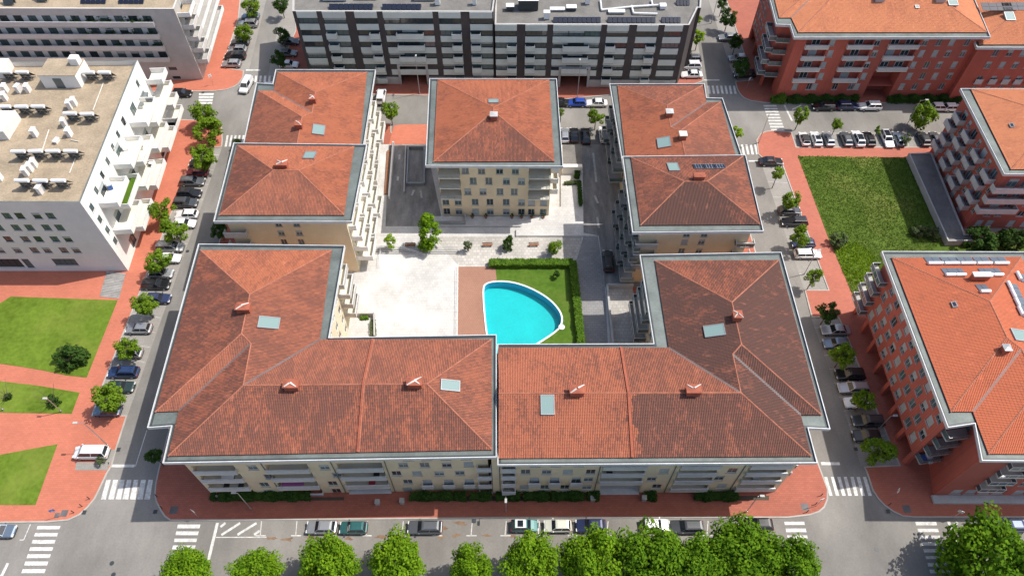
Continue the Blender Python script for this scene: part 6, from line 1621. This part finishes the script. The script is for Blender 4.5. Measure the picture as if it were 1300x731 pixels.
    def split(A, k0, k1):      # along bottom/top edges
        a, b_, c, d = [Vector(x) for x in A]; return [a.lerp(b_, k0), a.lerp(b_, k1), d.lerp(c, k1), d.lerp(c, k0)]
    for s_, A in ((0, [c8[0], c8[1], c8[5], c8[4]]), (1, [c8[2], c8[3], c8[7], c8[6]])):
        for k0, k1 in ((0.0, .5), (.5, 1.0)):
            if kind == 'van' and ((s_ == 0 and k0 == 0) or (s_ == 1 and k0 == .5)): continue
            out.append(('side_window', gl_('side_window', split(A, k0, k1), .055)))
    g = MB(); g.tube((0, -.11, 0), (0, .11, 0), .32, 14); ty = g.mesh('tyre', ['tyre']); g = MB(); g.tube((0, -.118, 0), (0, .118, 0), .2, 10); rm = g.mesh('rim', ['rim'])
    wh = [(X(.18), -W / 2 + .10), (X(.18), W / 2 - .10), (X(.80), -W / 2 + .10), (X(.80), W / 2 - .10)]
    g = MB(); g.box(-.14, .05, -.2, .2, -.06, .07); hl_ = g.mesh('headlight', ['lamp_glass']); g = MB(); g.box(-.04, .10, -.16, .16, -.1, .1); tl = g.mesh('tail_light', ['tail_red'])
    return out, (ty, rm, wh), (hl_, (X(.012), W * .34, belt * .66)), (tl, (X(.99), W * .36, belt * .76))
CM = {}
def car(px, kind, col, ang, label, group, z=.008, roof=None):
    """px = centre of the car's footprint in the survey; ang = heading of the bonnet, degrees from +x"""
    if kind not in CM: CM[kind] = car_meshes(kind)
    out, (ty, rm, wh), (hl_, hp), (tl, tp) = CM[kind]
    p = G(*px, 0.6); r = thing('car' if 'van' not in kind else 'van', label, 'car' if 'van' not in kind else 'van', (p.x, p.y, z), R(ang), group); r.scale = (1.07,) * 3
    for n, me in out:
        o = link(n, me, r)
        if n == 'body':
            o.material_slots[0].link = 'OBJECT'; o.material_slots[0].material = M['car_' + col]
    for x, y in wh:
        t = link('wheel', ty, r, (x, y, .32)); link('rim', rm, t)
    for s_ in (-1, 1):
        link('headlight', hl_, r, (hp[0], s_ * hp[1], hp[2])); link('tail_light', tl, r, (tp[0], s_ * tp[1], tp[2]))
    L, W, Hh, cb, wt, re, tb, belt = CAR[kind]
    if roof:
        g = MB(); x0, x1 = L / 2 - re * L + .2, L / 2 - wt * L - .2
        if roof == 'white': g.box(x0 - .05, x1 + .05, -W * .335, W * .335, Hh + .002, Hh + .025, 0); g.build('roof_panel', ['car_white'], r); g = MB(); g.box(x0 + .25, x1 - .3, -W * .26, W * .26, Hh + .028, Hh + .04); g.build('sunroof', ['car_glass'], r)
        elif roof == 'sun': g.box(x0 + .15, x1 - .05, -W * .27, W * .27, Hh + .002, Hh + .018); g.build('sunroof', ['car_glass'], r)
        elif roof == 'soft': g.box(x0 - .2, x1 + .2, -W * .36, W * .36, Hh - .03, Hh + .04); g.build('soft_top', ['trim'], r)
    return r
g1 = 'cars parked across the bays of the left street'
a1 = 180
for px, k, c, h, l, *ro in [((254, 207), 'hatch', 'darkgreen', 180, 'dark car mostly hidden under the street tree, farthest in the left street row'), ((250.5, 219), 'hatch', 'red', 180, 'dark red car under a tree in the left street'), ((244, 230.5), 'estate', 'grey', 0, 'dark grey estate just below the dark red car'),
        ((240.3, 246), 'suv', 'black', 0, 'black car, upper of two black ones side by side in the left street'), ((235.3, 258), 'suv', 'anthracite', 0, 'black car, lower of two black ones, next to the white hatchback'), ((237.5, 272.5), 'hatch', 'white', 180, 'white hatchback, upper of two white cars in the left street'),
        ((234, 284), 'hatch', 'white', 0, 'white car partly under leaves, lower of two white cars in the left street'), ((216, 314), 'mpv', 'silver', 0, 'long silver people carrier in the middle of the left street row'), ((214.5, 328), 'hatch', 'white', 0, 'white hatchback half hidden by the tree below the silver people carrier'),
        ((204.5, 347), 'hatch', 'silver', 0, 'silver hatchback beside the red crossing strip in the left street'), ((198, 361), 'estate', 'black', 0, 'black estate car with roof rails in the left street'), ((201, 379), 'hatch', 'navy', 0, 'dark blue hatchback half hidden by a tree in the left street'),
        ((176.7, 417), 'hatch', 'silver', 180, 'silver hatchback standing alone between two trees in the left street'), ((164.5, 448), 'hatch', 'silver', 180, 'silver hatchback with a tree crown over its middle in the left street'), ((157, 472), 'estate', 'darkblue', 180, 'dark blue black estate in the lower left street row'),
        ((153.5, 491), 'hatch', 'darkgreen', 0, 'dark green hatchback next to the dark blue estate'), ((136.5, 521), 'hatch', 'bluegrey', 180, 'pale blue grey car almost covered by the last spreading street tree')]:
    car(px, k, c, h, l, g1)
car((117, 575), 'minivan', 'white', 180, 'white van parked on the red paving at lower left', None, .13)
car((0, 674), 'hatch', 'bluegrey', 0, 'blue grey car cut by the left picture edge on the front street', None)
car((313, 109), 'van', 'white', 262, 'white van driving round the top left corner', None); car((231, 118.5), 'hatch', 'black', 0, 'black car at the corner behind the white block', None, .008)
for px, k, c, l in [((294, 81.5), 'hatch', 'silver', 'silver hatchback at the near end of the top left row'), ((298.5, 71.5), 'estate', 'black', 'black car second from the near end of the top left row'), ((301.5, 63), 'hatch', 'silver', 'silver car third from the near end of the top left row'), ((305, 53.5), 'hatch', 'grey', 'grey car fourth from the near end of the top left row'),
        ((315, 31), 'suv', 'silver', 'silver car with white roof above the tree in the top left row'), ((318, 21), 'hatch', 'bluegrey', 'bluish car at the top of the top left row')]: car(px, k, c, 180, l, 'cars in the top left row')
for px, k, c, l in [((367, 82.5), 'hatch', 'white', 'white hatchback in the shade beside the striped block'), ((365, 68), 'hatch', 'grey', 'grey car in the shade beside the striped block'), ((368, 53), 'hatch', 'anthracite', 'dark car in the shade beside the striped block, farthest')]: car(px, k, c, 0, l, None)
car((338.5, 113), 'hatch', 'white', 90, 'white car seen through the notch of the back left roof', None, .13)
car((484, 123.5), 'van', 'white', 90, 'white van beside the back left block, half hidden by its balconies', None, .13)
for px, k, c, h, l in [((712, 130.5), 'hatch', 'black', 0, 'black car whose front is hidden by the square block roof'), ((732, 130.8), 'hatch', 'blue', 180, 'bright blue hatchback on the street behind the square block'), ((757, 131), 'saloon', 'white', 180, 'white saloon beside the bright blue hatchback'),
        ((717, 172), 'hatch', 'silver', 90, 'silver hatchback tucked against the square block'), ((728.8, 171.5), 'hatch', 'black', 90, 'black hatchback left of the other black one, behind the garage roof'), ((743.5, 173), 'suv', 'black', 90, 'black car right of the other black one, behind the garage roof'), ((766.5, 171.5), 'suv', 'white', 90, 'white car right of the tree behind the courtyard lane')]: car(px, k, c, h, l, None)
for px, k, c, h, l in [((878, 95), 'saloon', 'white', 180, 'white saloon nearest the corner at the right end of the striped block'), ((876.8, 84), 'suv', 'white', 180, 'white grey car in the middle of three at the end of the striped block'), ((878.5, 75), 'hatch', 'grey', 180, 'grey car farthest of three at the end of the striped block'),
        ((924, 48), 'hatch', 'silver', 180, 'silver hatchback in the shade beside the top right brick block, farther one'), ((937, 74.5), 'hatch', 'silver', 180, 'silver hatchback in the shade beside the top right brick block, nearer one'), ((945, 94.5), 'estate', 'black', 180, 'black car under a dark tree near the top right corner crossing'),
        ((1046, 135.5), 'estate', 'black', 180, 'black estate parked along the kerb of the top right brick block'), ((1075.5, 135), 'suv', 'navy', 0, 'dark blue car with roof rails along the kerb of the top right brick block'), ((1104.5, 135.5), 'suv', 'white', 180, 'white off-roader along the kerb of the top right brick block'),
        ((1194, 136.5), 'hatch', 'white', 0, 'white hatchback behind the tall leaning tree at upper right'), ((1210, 137), 'hatch', 'white', 0, 'white car half hidden by balconies at upper right'),
        ((978.5, 205.3), 'saloon', 'black', 0, 'black saloon at the top bay of the right street'), ((1002, 267.5), 'hatch', 'anthracite', 0, 'dark car hidden under a street tree in the right street'), ((1008.5, 281.5), 'estate', 'black', 180, 'black estate in the right street between two trees'), ((1019.5, 309), 'hatch', 'navy', 180, 'dark blue car under a tree above the white estate'),
        ((1025.3, 322.5), 'estate', 'white', 0, 'white estate car below the trees in the right street'), ((1060.5, 419), 'saloon', 'silver', 180, 'silver saloon at the top of the shaded right row'), ((1061.5, 436), 'hatch', 'bluegrey', 180, 'blue grey car below the silver saloon in the shaded right row'), ((1079, 475.3), 'suv', 'black', 180, 'black car between two trees in the shaded right row'),
        ((1083.5, 492), 'estate', 'silver', 180, 'silver estate in the shaded right row'), ((1089, 511), 'hatch', 'white', 180, 'white car under leaves in the shaded right row'), ((1102, 534), 'estate', 'anthracite', 180, 'long dark grey car near the lower end of the shaded right row'), ((1100, 553), 'hatch', 'black', 180, 'black hatchback partly under the broad tree, last of the shaded right row')]:
    car(px, k, c, h, l, None)
for x, k, c, l, ro in ((1021, 'small', 'white', 'white convertible with black soft top, leftmost of the row by the field', 'soft'), (1036, 'hatch', 'white', 'white hatchback with dark sunroof, second of the row by the field', 'sun'), (1051.5, 'hatch', 'silver', 'silver hatchback, third of the row by the field', None), (1074, 'hatch', 'grey', 'grey hatchback right of the small tree in the row by the field', None),
        (1089, 'suv', 'white', 'white car with glass roof between the grey and the black one', 'sun'), (1103, 'hatch', 'black', 'black hatchback in the middle of the row by the field', None), (1126, 'estate', 'white', 'white estate with glass roof in the row by the field', 'sun'), (1140.5, 'hatch', 'bluegrey', 'blue grey hatchback beside the dusty bush in the row by the field', None), (1172.5, 'hatch', 'anthracite', 'dark silver hatchback near the right end of the row by the field', None), (1187.5, 'hatch', 'grey', 'grey car at the right end of the row by the field', None)):
    car((x, 176.5), k, c, 90 if k != 'estate' else 270, l, 'cars in the row by the field', roof=ro)
for px, k, c, h, l, ro in [((408.5, 669), 'hatch', 'silver', 180, 'silver hatchback, leftmost of the cars along the front kerb', None), ((449, 669.5), 'small', 'teal', 180, 'teal small car behind the silver hatchback on the front street', None), ((539.5, 669), 'estate', 'grey', 180, 'grey estate standing alone on the front street', None), ((666, 667), 'small', 'teal', 0, 'small dark green car with white roof on the front street', 'white'),
        ((708, 667.5), 'small', 'cream', 180, 'cream white small car between the white-roofed car and the navy one', None), ((750, 667), 'hatch', 'navy', 180, 'dark navy hatchback on the front street', None), ((831.5, 666.5), 'small', 'white', 0, 'white hatchback touched by the tree crowns on the front street', None), ((871.5, 668.5), 'estate', 'anthracite', 180, 'black estate touched by the tree crowns on the front street', None),
        ((962, 665.5), 'hatch', 'black', 180, 'black car mostly hidden by tree crowns, last along the front kerb', None), ((1282, 667.5), 'hatch', 'darkblue', 180, 'dark blue car at the right edge of the front street', None)]:
    car(px, k, c, h, l, None, roof=ro)

car((772, 332), 'estate', 'black', 90, 'dark car standing in the shaded lane right of the hedge', None, .17); car((793, 344), 'hatch', 'anthracite', 90, 'dark car under the balconies beside the shaded lane', None, .17)
# ------------------------------------------------------------------ street lamps, signs, posts
def lamp(base, label, hgt=8.0, ang=0, arm=1.2, z=.12):
    p = G(*base); r = thing('street_lamp', label, 'street lamp', (p.x, p.y, z), R(ang), 'street lamps')
    g = MB(); g.tube((0, 0, 0), (0, 0, hgt), .085, 7, 0, .055); g.tube((0, 0, 0), (0, 0, .5), .13, 7); link('pole', cached(('lp', hgt), lambda: g.mesh('pole', ['steel'])), r)
    if arm:
        g = MB(); g.tube((0, 0, hgt - .05), (arm, 0, hgt + .15), .04, 5); a = link('arm', cached(('la', hgt, arm), lambda: g.mesh('arm', ['steel'])), r)
    g = MB(); g.box(arm - .3, arm + .35, -.16, .16, hgt + .1, hgt + .22); h_ = link('lamp_head', cached(('lh', hgt, arm), lambda: g.mesh('lamp_head', ['light_concrete'])), r)
    g = MB(); g.box(arm - .22, arm + .28, -.12, .12, hgt + .07, hgt + .097); link('lens', cached(('ll', hgt, arm), lambda: g.mesh('lens', ['lamp_glass'])), h_)
lamp((138, 566), 'street lamp leaning over the red paving behind the white van', 8, 180); lamp((79, 523), 'park lamp on the middle lawn', 4.5, 180, .3); lamp((5.5, 521), 'park lamp at the left edge of the middle lawn', 4.5, 180, .3)
lamp((642.6, 649), 'street lamp in front of the joint between the two front blocks', 6, 270, .6); lamp((319, 646), 'street lamp before the left balconies of the front facade', 6.5, 180, .5); lamp((947, 650), 'street lamp on the sunny corner paving at front right', 6.5, 0, .5)
lamp((1021, 348), 'street lamp beside the small paved square in the right street', 6.5, 20, .5); lamp((1027, 124), 'street lamp on the pavement of the top right brick block', 8, 0); lamp((1147, 166), 'street lamp between the cars in the row by the field', 8, 0); lamp((963, 182), 'street lamp on the corner paving above the black saloon', 8, 0)
lamp((1112, 548), 'street lamp in the shade by the black hatchback in the right street', 5.5, 0, .6); lamp((732.8, 124.6), 'street lamp before the right portal of the striped block', 9, 90); lamp((533, 119.6), 'street lamp before the left portal of the striped block', 9, 90); lamp((903, 30), 'street lamp by the striped block on the upper right street', 8, 0)
def crossing_sign(px, label, ang=0, m='blue_sign'):
    p = G(*px, .12); r = thing('crossing_sign', label, 'road sign', p, R(ang), 'pedestrian crossing signs')
    g = MB(); g.tube((0, 0, 0), (0, 0, 2.9), .035, 6); link('post', cached('csp', lambda: g.mesh('post', ['steel'])), r)
    g = MB(); g.hexa([(-.35, -.06, 2.2), (.35, -.06, 2.2), (.35, -.03, 2.2), (-.35, -.03, 2.2), (-.35, -.06, 2.9), (.35, -.06, 2.9), (.35, -.03, 2.9), (-.35, -.03, 2.9)])
    b = link('plate', cached(('csl', m), lambda: g.mesh('plate', [m])), r)
    g = MB(); g.face([(-.26, -.064, 2.28), (.26, -.064, 2.28), (0, -.064, 2.82)]); s_ = link('symbol', cached('css', lambda: g.mesh('symbol', ['white_metal'])), b)
    # walking figure
    def fig():
        g = MB(); y = -.068
        g.face([(-.03 + .035 * math.cos(t), y, 2.66 + .035 * math.sin(t)) for t in [6.283 * i / 10 for i in range(10)]])
        for a, c, w_ in (((-.03, 2.62), (0, 2.46), .035), ((0, 2.47), (-.09, 2.32), .025), ((0, 2.47), (.07, 2.32), .025), ((-.02, 2.58), (.09, 2.5), .018), ((-.02, 2.58), (-.10, 2.48), .018)):
            A, C = Vector((a[0], y, a[1])), Vector((c[0], y, c[1])); n = (C - A).cross(Vector((0, 1, 0))).normalized() * w_; g.face([A - n, C - n, C + n, A + n])
        return g.mesh('figure', ['trim'])
    link('symbol', cached('csf', fig), b, (0, 0, 0))
crossing_sign((77, 655), 'blue crossing sign on the left corner of the red pavement', 20); crossing_sign((252, 656), 'crossing sign on the shaded corner left of the front facade', 150, 'white_metal'); crossing_sign((1209, 657), 'pale crossing sign in front of the brick block at lower right', 150, 'white_metal'); crossing_sign((1131, 630), 'pale crossing sign on the brick paving at the right corner', 60, 'white_metal')
crossing_sign((948, 112), 'pale crossing sign at the upper right corner', 40, 'white_metal'); crossing_sign((271, 108), 'pale crossing sign at the top left corner', 40, 'white_metal'); crossing_sign((1036, 642), 'crossing sign on the sunny corner at front right', 200, 'white_metal')
def bollard(px, label):
    p = G(*px, .12); r = thing('bollard', label, 'bollard', p, 0, 'corner bollards')
    g = MB(); g.tube((0, 0, 0), (0, 0, .85), .06, 7); link('post', cached('bo', lambda: g.mesh('post', ['trim'])), r); g = MB(); g.tube((0, 0, .853), (0, 0, .97), .075, 7, 0, .04); link('cap', cached('bc', lambda: g.mesh('cap', ['trim'])), r)
for px, l in (((114, 633), 'dark bollard on the left corner, farthest along the curve'), ((104.5, 642.5), 'dark bollard on the left corner, middle of the curve'), ((94, 650.5), 'dark bollard on the left corner, nearest the front street'), ((199.5, 630), 'dark bollard on the shaded corner, upper one'), ((206, 645), 'dark bollard on the shaded corner, lower one'), ((1042, 629), 'dark bollard on the sunny right corner, upper one'), ((1035, 640), 'dark bollard on the sunny right corner, middle one'), ((1024, 650), 'dark bollard on the sunny right corner, lowest one'), ((1128, 641), 'dark bollard on the brick corner at lower right')): bollard(px, l)
for px, l in (((480, 639), 'low stone post left of the left garage entrance'), ((511, 637.5), 'low stone post right of the left garage entrance'), ((752, 634.5), 'low stone post left of the right garage entrance'), ((817, 634), 'low stone post right of the right garage entrance')):
    p = G(*px, .12); r = thing('stone_post', l, 'post', p); g = MB(); g.box(-.3, .3, -.3, .3, 0, .9); g.build('shaft', ['light_concrete'], r); g = MB(); g.box(-.36, .36, -.36, .36, .903, 1.0); g.build('cap', ['kerbstone'], r)
for o in list(bpy.data.objects):
    if '_w' in o: del o['_w']
